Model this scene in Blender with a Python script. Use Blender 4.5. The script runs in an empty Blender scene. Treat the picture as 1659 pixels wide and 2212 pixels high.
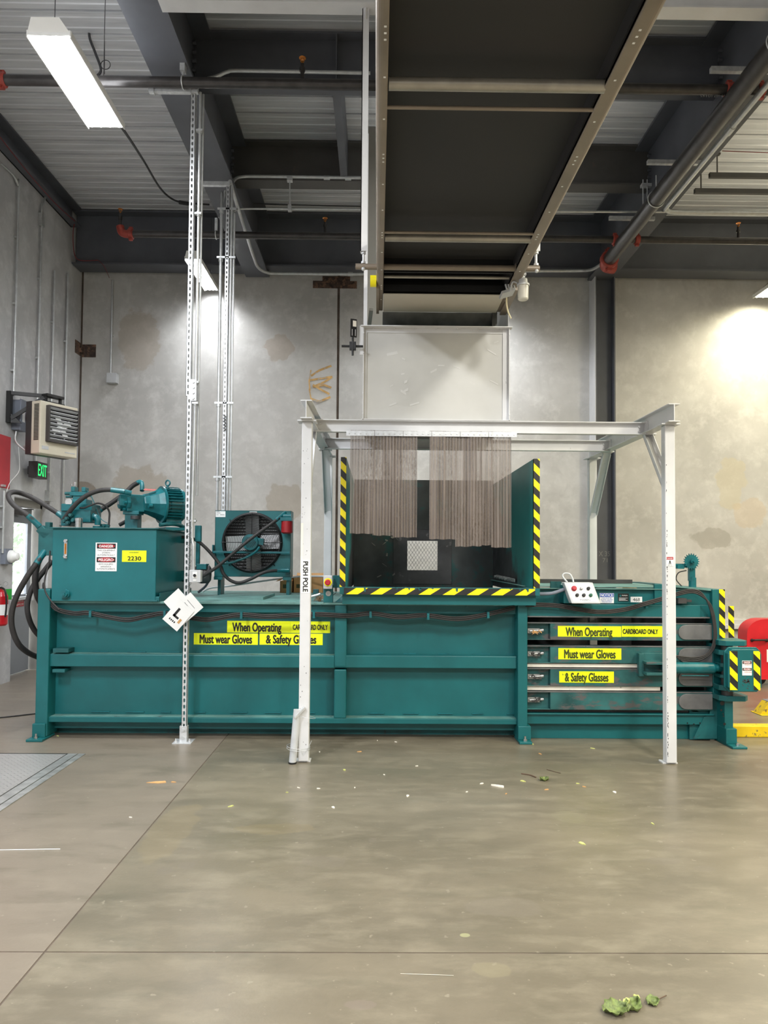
import bpy, bmesh, math, random
from mathutils import Vector, Matrix
random.seed(7)
C = bpy.context.scene.collection
pi = math.pi

# ------------------------------------------------------------------ camera
FPX = 1550.0; W_, H_ = 1659.0, 2212.0
CAM = Vector((0, 0, 1.5))
YAW, TILT, ROLL, SY = 0.0094, 0.0342, 0.0075, 46.0
d_ = Vector((math.sin(YAW)*math.cos(TILT), math.cos(YAW)*math.cos(TILT), math.sin(TILT)))
r0 = Vector((math.cos(YAW), -math.sin(YAW), 0)); u0 = r0.cross(d_)
r_ = r0*math.cos(ROLL) + u0*math.sin(ROLL); u_ = r_.cross(d_)
cd = bpy.data.cameras.new('camera'); cam = bpy.data.objects.new('camera', cd); C.objects.link(cam)
cam.matrix_world = Matrix(((r_.x, u_.x, -d_.x, CAM.x), (r_.y, u_.y, -d_.y, CAM.y), (r_.z, u_.z, -d_.z, CAM.z), (0, 0, 0, 1)))
cd.sensor_fit = 'HORIZONTAL'; cd.sensor_width = 36; cd.lens = FPX/W_*36; cd.shift_y = SY/W_
cd.clip_start = .05; cd.clip_end = 200
sc = bpy.context.scene; sc.camera = cam
sc.view_settings.view_transform = 'Standard'; sc.view_settings.look = 'None'
sc.view_settings.gamma = 1; sc.view_settings.exposure = 0.0; sc.view_settings.use_curve_mapping = False

def ray(px, py):
    return d_ + r_*((px - W_/2)/FPX) - u_*((py - (H_/2 + SY))/FPX)
def D(px, py, Y):
    k = ray(px, py); return CAM + k*((Y - CAM.y)/k.y)
def DX(px, py, X):
    k = ray(px, py); return CAM + k*((X - CAM.x)/k.x)
def DZ(px, py, Z):
    k = ray(px, py); return CAM + k*((Z - CAM.z)/k.z)

# ------------------------------------------------------------------ world + lights
wd = bpy.data.worlds.new('daylight'); sc.world = wd; wd.use_nodes = True
wd.node_tree.nodes['Background'].inputs[0].default_value = (.92, .97, 1, 1)
wd.node_tree.nodes['Background'].inputs[1].default_value = 2.6
def area(name, loc, sx, sy, power, col, rot=(0, 0, 0), spread=pi):
    l = bpy.data.lights.new(name, 'AREA'); l.shape = 'RECTANGLE'; l.size = sx; l.size_y = sy
    l.energy = power; l.color = col; l.spread = spread
    o = bpy.data.objects.new(name, l); C.objects.link(o); o.location = loc; o.rotation_euler = rot
    return o
COOL = (.93, .96, 1.0); WARM = (1.0, .93, .70)
# fixtures: (x, y, z, width, length, power, colour); the ones near the camera and to the right hang outside the picture
FIX = [(-2.295, 5.385, 5.1, .30, 1.06, 200, COOL), (-2.413, 9.7, 5.35, .2, 1.08, 80, COOL), (1.15, 9.45, 5.33, .3, 1.05, 170, COOL), (5.53, 9.55, 5.28, .36, 1.1, 120, WARM)]
OFF = [(-2.6, 1.4, 5.3, 300, COOL), (2.6, 1.6, 5.3, 260, (1, .97, .88)), (5.8, 4.6, 5.3, 300, WARM), (6.4, 0.6, 5.3, 240, WARM),
       (-2.6, -3.5, 5.3, 340, COOL), (2.4, -3.5, 5.3, 340, (1, .98, .92)), (10, 6, 5.3, 220, WARM), (10, 0, 5.3, 200, WARM)]
for i, (x, y, z, w, l, p, c) in enumerate(FIX):
    area('fixture_light', (x, y, z+.012), w*.9, l*.94, p, c)
for x, y, z, p, c in OFF:
    area('fixture_light', (x, y, z), .4, 1.22, p, c)
    area('deck_fill_light', (x, y, z+.12), .3, 1.1, p*.17, c, (pi, 0, 0))  # extra upward lamps, added only to brighten the roof deck
for x, y, z, p in ((-2.295, 5.385, 5.19, 8), (1.15, 7.2, 5.42, 8), (5.53, 8.0, 5.38, 16)):  # further added fill for the deck, not part of the fixtures
    area('deck_fill_light', (x, y, z), .2, 1.0, p, COOL if x < 3 else WARM, (pi, 0, 0))
area('door_daylight', (-6.2, 9.1, 2.1), 1.4, 1.8, 520, (.95, .98, 1), (0, -pi/2+.25, 0))

# ------------------------------------------------------------------ materials
def newmat(name):
    m = bpy.data.materials.new(name); m.use_nodes = True
    return m, m.node_tree, m.node_tree.nodes['Principled BSDF']
def lin(c):
    return tuple(((v/255)/12.92 if v/255 <= .04045 else ((v/255+.055)/1.055)**2.4) for v in c) + (1,)
def N(t, typ, **kw):
    n = t.nodes.new(typ)
    for k, v in kw.items(): setattr(n, k, v)
    return n
def mixc(t, fac, a, b, mode='MIX'):
    n = N(t, 'ShaderNodeMix', data_type='RGBA', blend_type=mode)
    for i, s in ((0, fac), (6, a), (7, b)):
        if hasattr(s, 'links'): t.links.new(s, n.inputs[i])
        else: n.inputs[i].default_value = s
    return n.outputs[2]
def mth(t, op, a, b=None, c=None, clamp=False):
    n = N(t, 'ShaderNodeMath', operation=op, use_clamp=clamp)
    for i, s in enumerate((a, b, c)):
        if s is None: continue
        if hasattr(s, 'links'): t.links.new(s, n.inputs[i])
        else: n.inputs[i].default_value = s
    return n.outputs[0]
def pos(t):
    return N(t, 'ShaderNodeNewGeometry').outputs['Position']
def noise(t, scale, detail=4, vec=None, sc3=None, rough=.55):
    n = N(t, 'ShaderNodeTexNoise'); n.inputs['Scale'].default_value = scale; n.inputs['Detail'].default_value = detail
    n.inputs['Roughness'].default_value = rough
    v = vec or pos(t)
    if sc3:
        mp = N(t, 'ShaderNodeMapping'); mp.inputs['Scale'].default_value = sc3; t.links.new(v, mp.inputs[0]); v = mp.outputs[0]
    t.links.new(v, n.inputs['Vector']); return n.outputs['Fac']
def ramp(t, fac, a, b, c0=(0, 0, 0, 1), c1=(1, 1, 1, 1)):
    n = N(t, 'ShaderNodeMapRange', clamp=True); t.links.new(fac, n.inputs[0])
    n.inputs[1].default_value = a; n.inputs[2].default_value = b
    return n.outputs[0]
def bump(t, bs, h, strength=.3, dist=.01):
    b = N(t, 'ShaderNodeBump'); b.inputs['Strength'].default_value = strength; b.inputs['Distance'].default_value = dist
    t.links.new(h, b.inputs['Height']); t.links.new(b.outputs[0], bs.inputs['Normal'])
def M(name, rgb, rough=.5, metal=0, var=.12, scale=6, wear=None, wearc=(60, 55, 50), wscale=9, wsc3=None, spec=.5, bmp=0):
    """painted / plain surface: base colour with mottling and optional wear patches"""
    m, t, bs = newmat(name); c = lin(rgb)
    dk = tuple(v*(1-var*1.6) for v in c[:3]) + (1,); lt = tuple(min(1, v*(1+var)) for v in c[:3]) + (1,)
    nf = noise(t, scale, 5)
    col = mixc(t, ramp(t, nf, .3, .7), dk, lt)
    if wear:
        w = ramp(t, noise(t, wscale, 6, sc3=wsc3, rough=.7), wear, wear+.06)
        col = mixc(t, w, col, lin(wearc))
    t.links.new(col, bs.inputs['Base Color'])
    bs.inputs['Metallic'].default_value = metal; bs.inputs['Specular IOR Level'].default_value = spec
    r = N(t, 'ShaderNodeMapRange'); t.links.new(nf, r.inputs[0]); r.inputs[3].default_value = rough*.8; r.inputs[4].default_value = min(1, rough*1.2)
    t.links.new(r.outputs[0], bs.inputs['Roughness'])
    if bmp: bump(t, bs, noise(t, scale*6, 4), bmp, .004)
    return m
def emit(name, rgb, s):
    m, t, bs = newmat(name); bs.inputs['Base Color'].default_value = lin(rgb)
    bs.inputs['Emission Color'].default_value = lin(rgb); bs.inputs['Emission Strength'].default_value = s
    return m

TEAL = M('teal_paint', (12, 94, 97), .42, 0, .10, 3, wear=.74, wearc=(38, 52, 50), wscale=5)
TEALD = M('teal_paint_grimy', (20, 88, 90), .5, 0, .3, 5, wear=.6, wearc=(42, 50, 50), wscale=7)
TEALM = M('teal_paint_glossy', (20, 100, 106), .33, 0, .2, 14, wear=.68, wearc=(30, 40, 40), wscale=16)
TEALDUST = M('teal_paint_dusty', (96, 138, 132), .6, 0, .22, 6, wear=.62, wearc=(70, 80, 76), wscale=8)
WORN = M('worn_steel_grey', (112, 112, 113), .42, .2, .22, 6, wear=.64, wearc=(64, 62, 60), wscale=12)
TEALWORN = M('teal_paint_scuffed', (44, 98, 98), .45, .1, .3, 5, wear=.52, wearc=(88, 88, 88), wscale=4, wsc3=(.7, 1, 2))
BLACKSTEEL = M('grimy_black_steel', (66, 65, 66), .45, .1, .3, 4, wear=.6, wearc=(96, 94, 94), wscale=9)
BLACK = M('black_plastic', (24, 24, 25), .5, 0, .15, 12)
RUBBER = M('black_rubber_hose', (46, 43, 42), .62, 0, .2, 18, bmp=.1)
DARKBEAM = M('dark_primer_steel', (88, 90, 96), .55, 0, .14, 2.2, wear=.72, wearc=(98, 94, 92), wscale=3)
DARKBEAMB = M('dark_primer_steel_brown', (82, 80, 77), .58, 0, .16, 2.2, wear=.66, wearc=(110, 90, 78), wscale=2.5)
WHITE = M('white_paint_chipped', (212, 212, 213), .42, 0, .05, 4, wear=.69, wearc=(120, 116, 112), wscale=22, wsc3=(1, 1, .45))
WHITEPANEL = M('white_sheet_panel', (192, 191, 187), .4, 0, .05, 2.5, wear=.68, wearc=(208, 207, 204), wscale=5)
WHITEPANEL2 = M('rubbed_panel_mark', (206, 205, 202), .4, 0, .04, 4)
GALV = M('galvanised_steel', (208, 210, 212), .4, .45, .12, 30)
CONDUIT = M('conduit_steel', (196, 198, 198), .36, .5, .08, 20)
PIPE = M('black_iron_pipe', (66, 63, 62), .34, .3, .2, 12)
REDCOUP = M('red_coupling', (160, 62, 50), .5, 0, .2, 20, wear=.7, wearc=(90, 50, 42), wscale=30)
BRASS = M('brass', (190, 120, 50), .35, .8, .2, 20)
BELT = M('conveyor_belt_charcoal', (47, 46, 46), .7, 0, .18, 1.6)
CFRAME = M('conveyor_frame_taupe', (140, 128, 114), .42, .15, .14, 3)
ROLLER = M('steel_roller', (165, 160, 150), .34, .5, .12, 8)
BEIGE = M('beige_cover', (196, 190, 176), .5, 0, .04, 3)
GREYDUCT = M('grimy_duct_metal', (92, 94, 92), .45, .5, .3, 5)
STEEL = M('bare_steel', (180, 180, 178), .34, .55, .2, 14)
CHROME = M('bright_steel', (205, 205, 205), .2, .95, .1, 14)
YELLOWS = M('fluorescent_yellow_sticker', (240, 250, 8), .5, 0, .02, 4)
YSCUFF = M('fluorescent_yellow_scuffed', (236, 246, 10), .5, 0, .03, 4, wear=.63, wearc=(120, 130, 40), wscale=18)
HYEL = M('hazard_yellow', (252, 232, 10), .45, 0, .03, 8, wear=.76, wearc=(90, 90, 40), wscale=22)
HBLK = M('hazard_black', (34, 33, 33), .45, 0, .1, 8)
CURBY = M('chipped_yellow_paint', (232, 196, 14), .55, 0, .1, 8, wear=.58, wearc=(120, 104, 60), wscale=16)
WSTK = M('white_sticker', (238, 238, 236), .45, 0, .02, 8)
INK = M('black_ink', (20, 20, 20), .5, 0, .02, 8)
INKSC = M('dark_worn_ink', (62, 70, 20), .5, 0, .1, 8)
REDI = M('sign_red', (176, 30, 44), .5, 0, .05, 8)
BLUEI = M('sign_blue', (22, 74, 176), .5, 0, .05, 8)
GREENI = M('tag_green', (40, 160, 60), .6, 0, .05, 8)
REDP = M('red_gloss_paint', (206, 30, 42), .35, 0, .12, 3, wear=.72, wearc=(150, 20, 34), wscale=4)
REDWALL = M('red_wall_paint', (196, 66, 74), .75, 0, .08, 6)
DKRED = M('filter_red', (150, 26, 32), .4, 0, .1, 8)
EXTRED = M('extinguisher_red', (186, 24, 34), .3, 0, .05, 8)
CARD = M('cardboard', (198, 152, 98), .85, 0, .08, 10)
PAPER = M('laminated_paper', (232, 232, 230), .3, 0, .02, 8)
HEATB = M('heater_beige', (212, 204, 184), .5, 0, .03, 5)
HEATD = M('heater_dark', (58, 54, 54), .5, 0, .1, 5)
GBOX = M('grey_enclosure', (116, 122, 134), .5, 0, .06, 5)
LBOX = M('light_grey_enclosure', (196, 198, 200), .45, .1, .06, 12)
DOORG = M('grey_door_paint', (130, 134, 140), .5, 0, .06, 3)
DOORF = M('door_frame_paint', (150, 148, 142), .5, 0, .08, 5)
LIME = M('aluminium_and_lit_blade', (246, 247, 247), .4, .1, .03, 6)  # heater blades' own colour; also painted light on one cooler blade
BLADE = M('dark_blade', (128, 128, 128), .4, .4, .1, 6)
SHIELD = M('safety_yellow', (250, 236, 20), .45, 0, .04, 8)
WOOD = M('weathered_wood', (146, 116, 84), .8, 0, .2, 20)
LEAF = M('wilted_leaf_green', (104, 118, 62), .6, 0, .45, 60)
LEAFP = M('pale_leaf', (196, 200, 120), .6, 0, .2, 60)
TWIG = M('twig_brown', (92, 72, 56), .8, 0, .2, 40)
CREAM = M('cream_plank', (236, 230, 216), .6, 0, .08, 6, wear=.66, wearc=(120, 112, 100), wscale=6)
HOODW = M('fixture_white', (238, 238, 236), .45, 0, .02, 5)
RUST = M('rusty_embed_plate', (74, 58, 50), .8, 0, .5, 16, wear=.5, wearc=(116, 88, 70), wscale=14)
JOINT = M('joint_sealant_brown', (94, 82, 72), .8, 0, .3, 8)
ORNG = M('orange_marker', (208, 168, 108), .9, 0, .2, 12, wear=.52, wearc=(180, 172, 160), wscale=14)
CHALK = M('chalk', (138, 138, 136), .9, 0, .05, 12)
TUBE = emit('lamp_tube_glow', (250, 252, 255), 7)
TUBEW = emit('lamp_tube_warm_glow', (255, 250, 226), 9)
EXITG = emit('exit_green_glow', (40, 255, 120), 1.6)
YCABLE = M('pale_cord', (226, 214, 180), .6, 0, .05, 10)
REDWIRE = M('red_wire', (120, 44, 46), .6, 0, .1, 10)
DARKW = M('dark_cable', (66, 66, 68), .6, 0, .1, 10)

def concrete(name, base, dark, light, stains=(), slab=None, rough=.75, bscale=30, tint=None, panels=False, spec=.3, sc3=None):
    m, t, bs = newmat(name); p = pos(t)
    n1 = noise(t, .9, 7, sc3=sc3, rough=.62); n2 = noise(t, 4.5, 8, sc3=sc3, rough=.7); n3 = noise(t, 45, 3)
    wv = N(t, 'ShaderNodeTexNoise'); wv.inputs['Scale'].default_value = 2.2; wv.inputs['Detail'].default_value = 6; wv.inputs['Distortion'].default_value = 2.2
    t.links.new(p, wv.inputs['Vector'])
    col = mixc(t, ramp(t, n1, .35, .68), lin(dark), lin(base))
    col = mixc(t, mth(t, 'MULTIPLY', ramp(t, n2, .48, .72), .75), col, lin(light))
    col = mixc(t, mth(t, 'MULTIPLY', ramp(t, wv.outputs['Fac'], .56, .7), .38), col, lin(dark))
    col = mixc(t, mth(t, 'MULTIPLY', ramp(t, n3, .66, .75), .3), col, lin(dark))
    if slab:   # the pour beyond the joint is a pinker mix
        sx = N(t, 'ShaderNodeSeparateXYZ'); t.links.new(p, sx.inputs[0])
        col = mixc(t, mth(t, 'MULTIPLY', mth(t, 'LESS_THAN', sx.outputs[0], slab[0]), .55), col, lin(slab[1]))
        sm = noise(t, 3.2, 7, sc3=(.5, 1.5, 1), rough=.72); col = mixc(t, mth(t, 'MULTIPLY', ramp(t, sm, .52, .66), .5), col, lin(slab[2]))
        sp = noise(t, 26, 3, rough=.5); col = mixc(t, mth(t, 'MULTIPLY', ramp(t, sp, .68, .72), .5), col, lin((150, 142, 126)))
    for (cx, cy, cz, rx, ry, rz, c, amt) in stains:
        mp = N(t, 'ShaderNodeMapping', vector_type='POINT')
        mp.inputs['Location'].default_value = (-cx/rx, -cy/ry, -cz/rz); mp.inputs['Scale'].default_value = (1/rx, 1/ry, 1/rz)
        t.links.new(p, mp.inputs[0])
        ln = N(t, 'ShaderNodeVectorMath', operation='LENGTH'); t.links.new(mp.outputs[0], ln.inputs[0])
        dd = mth(t, 'ADD', ln.outputs['Value'], mth(t, 'MULTIPLY', mth(t, 'SUBTRACT', noise(t, 5, 4), .5), 1.3))
        f = N(t, 'ShaderNodeMapRange', clamp=True); t.links.new(dd, f.inputs[0])
        f.inputs[1].default_value = 1.04; f.inputs[2].default_value = .93; f.inputs[3].default_value = 0; f.inputs[4].default_value = amt
        col = mixc(t, f.outputs[0], col, lin(c))
    t.links.new(col, bs.inputs['Base Color']); bs.inputs['Specular IOR Level'].default_value = spec
    r = N(t, 'ShaderNodeMapRange'); t.links.new(n2, r.inputs[0]); r.inputs[1].default_value = .3; r.inputs[2].default_value = .7
    r.inputs[3].default_value = rough*.82; r.inputs[4].default_value = min(1, rough*1.15); t.links.new(r.outputs[0], bs.inputs['Roughness'])
    bump(t, bs, noise(t, bscale, 5), .12, .004)
    return m
def st(px, py, Y, wx, wz, c=(150, 138, 118), a=.75):
    p = D(px, py, Y); return (p.x, p.y, p.z, wx, 1.0, wz, c, a)
BW = 10.4
CONC_B = concrete('concrete_wall_back', (200, 198, 194), (176, 174, 170), (212, 210, 206),
    stains=[st(300, 735, BW, .30, .45, (166, 152, 134), .5), st(603, 752, BW, .2, .2, (170, 154, 136), .5), st(300, 1068, BW, .42, .42, (160, 146, 126), .5),
            st(180, 1056, BW, .18, .1, (134, 120, 104), .7), st(618, 1085, BW, .3, .26, (156, 142, 122), .5),
            st(1580, 1045, BW, .22, .38, (196, 184, 150), .4), st(1622, 1110, BW, .26, .22, (196, 176, 148), .4), st(1540, 1165, BW, .3, .16, (138, 132, 120), .4)])
CONC_L = concrete('concrete_wall_left', (196, 196, 196), (170, 170, 172), (210, 210, 210))
def fs(px, py, rx, ry, c=(112, 104, 92), a=.5):
    p = DZ(px, py, 0); return (p.x, p.y, 0, rx, ry, 1.0, c, a)
FLOOR = concrete('concrete_floor', slab=(DZ(300, 1815, 0).x, (132, 121, 110), (94, 89, 75)), base=(122, 113, 97), dark=(99, 92, 78), light=(133, 125, 108), rough=.34, spec=.5, bscale=60, sc3=(.7, 1.6, 1),
    stains=[fs(700, 1860, .10, .07), fs(355, 1882, .045, .05), fs(405, 1869, .05, .045), fs(805, 1815, .02, .03), fs(1085, 1958, .16, .09, (118, 110, 98), .4),
            fs(1430, 1860, .1, .04), fs(1520, 1876, .05, .03), fs(1005, 2020, .02, .015, (160, 160, 120), .6), fs(1230, 1765, .09, .1, (122, 116, 96), .4),
            fs(850, 1668, .3, .09, (104, 98, 82), .45), fs(1000, 1620, .5, .1, (108, 100, 84), .4), fs(370, 1790, .12, .4, (142, 126, 92), .2), fs(590, 1790, .22, .08, (142, 124, 90), .18),
            fs(780, 2170, .06, .03, (124, 112, 104), .4), fs(1060, 2095, .07, .05, (132, 124, 100), .4), fs(1200, 1660, .5, .14, (110, 104, 86), .35)])
def deckmat():
    m, t, bs = newmat('roof_deck_galvanised')
    n = noise(t, 2.2, 5, sc3=(.5, 6, 1))
    col = mixc(t, ramp(t, n, .3, .7), lin((200, 202, 206)), lin((228, 229, 231)))
    t.links.new(col, bs.inputs['Base Color']); bs.inputs['Metallic'].default_value = .25; bs.inputs['Roughness'].default_value = .5
    return m
DECK = deckmat()
def diamond():
    m, t, bs = newmat('diamond_tread_steel'); p = pos(t)
    bs.inputs['Base Color'].default_value = lin((176, 174, 172)); bs.inputs['Metallic'].default_value = .45; bs.inputs['Roughness'].default_value = .38
    sx = N(t, 'ShaderNodeSeparateXYZ'); t.links.new(p, sx.inputs[0])
    def lug(off, sgn):
        a = mth(t, 'ADD', mth(t, 'MULTIPLY', sx.outputs[0], 1/.045), off); b = mth(t, 'ADD', mth(t, 'MULTIPLY', sx.outputs[1], 1/.045), off)
        u = mth(t, 'SUBTRACT', mth(t, 'FRACT', a), .5); v = mth(t, 'SUBTRACT', mth(t, 'FRACT', b), .5)
        l = mth(t, 'ADD', mth(t, 'MULTIPLY', u, sgn), v); w = mth(t, 'SUBTRACT', mth(t, 'MULTIPLY', u, sgn), v)
        q = mth(t, 'ADD', mth(t, 'POWER', mth(t, 'MULTIPLY', l, 1.8), 2), mth(t, 'POWER', mth(t, 'MULTIPLY', w, 7), 2))
        return mth(t, 'SUBTRACT', 1, q, clamp=True)
    h = mth(t, 'MAXIMUM', lug(0, 1), lug(.5, -1)); bump(t, bs, h, 1, .004)
    return m
TREAD = diamond()
def vinyl():
    m, t, bs = newmat('dirty_clear_vinyl')
    g = noise(t, 70, 5, sc3=(1, 1, .45), rough=.8); b = noise(t, 3.0, 4, sc3=(2.4, 1, .5)); k = noise(t, 14, 3, sc3=(3, 1, .06))
    f = mth(t, 'MULTIPLY', ramp(t, g, .45, .56), ramp(t, b, .42, .6))
    s = N(t, 'ShaderNodeSeparateXYZ'); t.links.new(pos(t), s.inputs[0])
    rib = mth(t, 'LESS_THAN', mth(t, 'FRACT', mth(t, 'MULTIPLY', s.outputs[0], 1/.024)), .16)
    col = mixc(t, ramp(t, k, .35, .65), lin((88, 76, 68)), lin((138, 126, 119)))
    col = mixc(t, mth(t, 'MULTIPLY', f, .8), col, lin((70, 60, 50)))
    col = mixc(t, mth(t, 'MULTIPLY', rib, .45), col, lin((176, 164, 152)))
    t.links.new(col, bs.inputs['Base Color']); bs.inputs['Roughness'].default_value = .28; bs.inputs['Specular IOR Level'].default_value = .6
    al = mth(t, 'ADD', mth(t, 'MULTIPLY', f, .22), mth(t, 'ADD', mth(t, 'MULTIPLY', rib, .12), .62)); t.links.new(al, bs.inputs['Alpha'])
    return m
VINYL = vinyl()
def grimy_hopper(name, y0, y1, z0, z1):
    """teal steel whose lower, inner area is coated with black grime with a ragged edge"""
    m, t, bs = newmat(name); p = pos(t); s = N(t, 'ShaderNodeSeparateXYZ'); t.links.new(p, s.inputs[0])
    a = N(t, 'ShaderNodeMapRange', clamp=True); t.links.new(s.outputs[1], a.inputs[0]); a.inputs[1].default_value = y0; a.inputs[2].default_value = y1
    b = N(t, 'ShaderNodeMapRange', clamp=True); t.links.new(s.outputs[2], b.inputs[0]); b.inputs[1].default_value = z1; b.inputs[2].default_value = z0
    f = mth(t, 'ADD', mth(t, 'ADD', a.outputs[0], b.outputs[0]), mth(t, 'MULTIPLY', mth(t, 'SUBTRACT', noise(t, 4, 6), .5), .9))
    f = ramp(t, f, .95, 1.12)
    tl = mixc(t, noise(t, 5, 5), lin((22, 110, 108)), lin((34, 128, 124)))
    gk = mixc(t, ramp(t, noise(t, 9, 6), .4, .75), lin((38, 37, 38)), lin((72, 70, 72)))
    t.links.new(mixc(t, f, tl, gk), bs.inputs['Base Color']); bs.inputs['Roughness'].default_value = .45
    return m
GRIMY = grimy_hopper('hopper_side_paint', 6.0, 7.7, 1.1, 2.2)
def glassmat():
    m, t, bs = newmat('window_glass'); bs.inputs['Base Color'].default_value = (.95, 1, 1, 1); bs.inputs['Roughness'].default_value = .02
    bs.inputs['Alpha'].default_value = .12; return m
GLASS = glassmat()
m_, t__, b__ = newmat('clear_beacon_lens'); b__.inputs['Base Color'].default_value = lin((220, 216, 204)); b__.inputs['Alpha'].default_value = .7; b__.inputs['Roughness'].default_value = .2
LENS = m_

# ------------------------------------------------------------------ mesh helpers
class MB:
    def __init__(s): s.v = []; s.f = []; s.m = []; s.s = []
    def add(s, vs, fs, mat=0, smooth=False):
        o = len(s.v); s.v += [Vector(v) for v in vs]
        for f in fs: s.f.append([i+o for i in f]); s.m.append(mat); s.s.append(smooth)
        return s
    def box(s, x0, x1, y0, y1, z0, z1, mat=0):
        x0, x1 = min(x0, x1), max(x0, x1); y0, y1 = min(y0, y1), max(y0, y1); z0, z1 = min(z0, z1), max(z0, z1)
        vs = [(x, y, z) for x in (x0, x1) for y in (y0, y1) for z in (z0, z1)]
        return s.add(vs, [(0, 1, 3, 2), (4, 6, 7, 5), (0, 4, 5, 1), (2, 3, 7, 6), (0, 2, 6, 4), (1, 5, 7, 3)], mat)
    def obox(s, c, ax, hs, mat=0):
        c = Vector(c); X, Y, Z = [Vector(a).normalized()*h for a, h in zip(ax, hs)]
        vs = [c + X*i + Y*j + Z*k for i in (-1, 1) for j in (-1, 1) for k in (-1, 1)]
        return s.add(vs, [(0, 1, 3, 2), (4, 6, 7, 5), (0, 4, 5, 1), (2, 3, 7, 6), (0, 2, 6, 4), (1, 5, 7, 3)], mat)
    def bar(s, a, b, w, h, mat=0, up=(0, 0, 1)):
        a = Vector(a); b = Vector(b); d = (b-a); L = d.length; d.normalize(); up = Vector(up)
        if abs(d.dot(up)) > .98: up = Vector((0, 1, 0))
        r = d.cross(up).normalized(); u = r.cross(d)
        return s.obox((a+b)/2, (d, r, u), (L/2, w/2, h/2), mat)
    def poly(s, pts, mat=0): return s.add(pts, [list(range(len(pts)))], mat)
    def prism(s, pts, vec, mat=0, smooth=False):
        n = len(pts); vec = Vector(vec); a = [Vector(p) for p in pts]; b = [p+vec for p in a]
        if smooth:
            s.add(a+b, [(i, (i+1) % n, n+(i+1) % n, n+i) for i in range(n)], mat, True)
            s.add(a, [list(range(n))], mat); s.add(b, [list(range(n))], mat)
        else: s.add(a+b, [(i, (i+1) % n, n+(i+1) % n, n+i) for i in range(n)] + [list(range(n)), [n+i for i in range(n)]], mat)
        return s
    def frame(s, ax):
        ax = Vector(ax).normalized(); t = Vector((0, 0, 1)) if abs(ax.z) < .9 else Vector((1, 0, 0))
        u = ax.cross(t).normalized(); return ax, u, ax.cross(u)
    def lathe(s, o, ax, prof, n=20, mat=0, sharp=False):
        """prof: list of (distance along axis, radius)"""
        o = Vector(o); a, u, w = s.frame(ax)
        rings = [[o + a*t + (u*math.cos(2*pi*i/n) + w*math.sin(2*pi*i/n))*r for i in range(n)] for t, r in prof]
        for k in range(len(rings)-1):
            s.add(rings[k]+rings[k+1], [(i, (i+1) % n, n+(i+1) % n, n+i) for i in range(n)], mat, not sharp)
        if prof[0][1] > 1e-5: s.add(rings[0], [list(range(n))], mat)
        if prof[-1][1] > 1e-5: s.add(rings[-1], [list(range(n))], mat)
        return s
    def cyl(s, a, b, r, r2=None, n=16, mat=0):
        a = Vector(a); b = Vector(b); return s.lathe(a, b-a, [(0, r), ((b-a).length, r if r2 is None else r2)], n, mat)
    def tube(s, pts, r, n=10, mat=0, sub=6, closed=False, caps=True):
        P = [Vector(p) for p in pts]
        if sub > 1 and len(P) > 2:
            Q = []; L = len(P)
            for i in range(L-1):
                p0 = P[max(i-1, 0)]; p1 = P[i]; p2 = P[i+1]; p3 = P[min(i+2, L-1)]
                for k in range(sub):
                    t = k/sub
                    Q.append(.5*((2*p1) + (p2-p0)*t + (2*p0-5*p1+4*p2-p3)*t*t + (3*p1-p0-3*p2+p3)*t**3))
            Q.append(P[-1]); P = Q
        rings = []; u = None
        for i, p in enumerate(P):
            d = (P[min(i+1, len(P)-1)] - P[max(i-1, 0)]).normalized()
            if u is None: _, u, _ = s.frame(d)
            u = (u - d*u.dot(d)).normalized(); w = d.cross(u)
            rings.append([p + (u*math.cos(2*pi*k/n) + w*math.sin(2*pi*k/n))*r for k in range(n)])
        o = len(s.v)
        for R in rings: s.v += R
        for k in range(len(rings)-1):
            for i in range(n):
                s.f.append([o+k*n+i, o+k*n+(i+1) % n, o+(k+1)*n+(i+1) % n, o+(k+1)*n+i]); s.m.append(mat); s.s.append(True)
        if caps: s.add(rings[0], [list(range(n))], mat); s.add(rings[-1], [list(range(n))], mat)
        return s
    def ring(s, c, ax, R, r, n=32, k=8, mat=0, arc=(0, 2*pi)):
        c = Vector(c); a, u, w = s.frame(ax); full = abs(arc[1]-arc[0]-2*pi) < 1e-4
        pts = [c + (u*math.cos(arc[0]+(arc[1]-arc[0])*i/n) + w*math.sin(arc[0]+(arc[1]-arc[0])*i/n))*R for i in range(n+1)]
        return s.tube(pts, r, k, mat, 1)
    def ball(s, c, r, n=12, mat=0, ax=(0, 0, 1), squash=1):
        pr = [(-r*squash*math.cos(pi*i/8), max(1e-6, r*math.sin(pi*i/8))) for i in range(9)]
        return s.lathe(c, ax, pr, n, mat)
    def ibeam(s, a, b, w, h, tf, tw, mat=0):
        """a, b: ends of the bottom-centre line; horizontal"""
        a = Vector(a); b = Vector(b); d = (b-a).normalized(); r = d.cross(Vector((0, 0, 1)))
        q = [(-w/2, 0), (w/2, 0), (w/2, tf), (tw/2, tf), (tw/2, h-tf), (w/2, h-tf), (w/2, h), (-w/2, h), (-w/2, h-tf), (-tw/2, h-tf), (-tw/2, tf), (-w/2, tf)]
        return s.prism([a + r*x + Vector((0, 0, z)) for x, z in q], b-a, mat)
    def hexb(s, c, ax, r, h, mat=0):
        s.lathe(c, ax, [(0, r), (h, r)], 6, mat, True); return s
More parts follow.
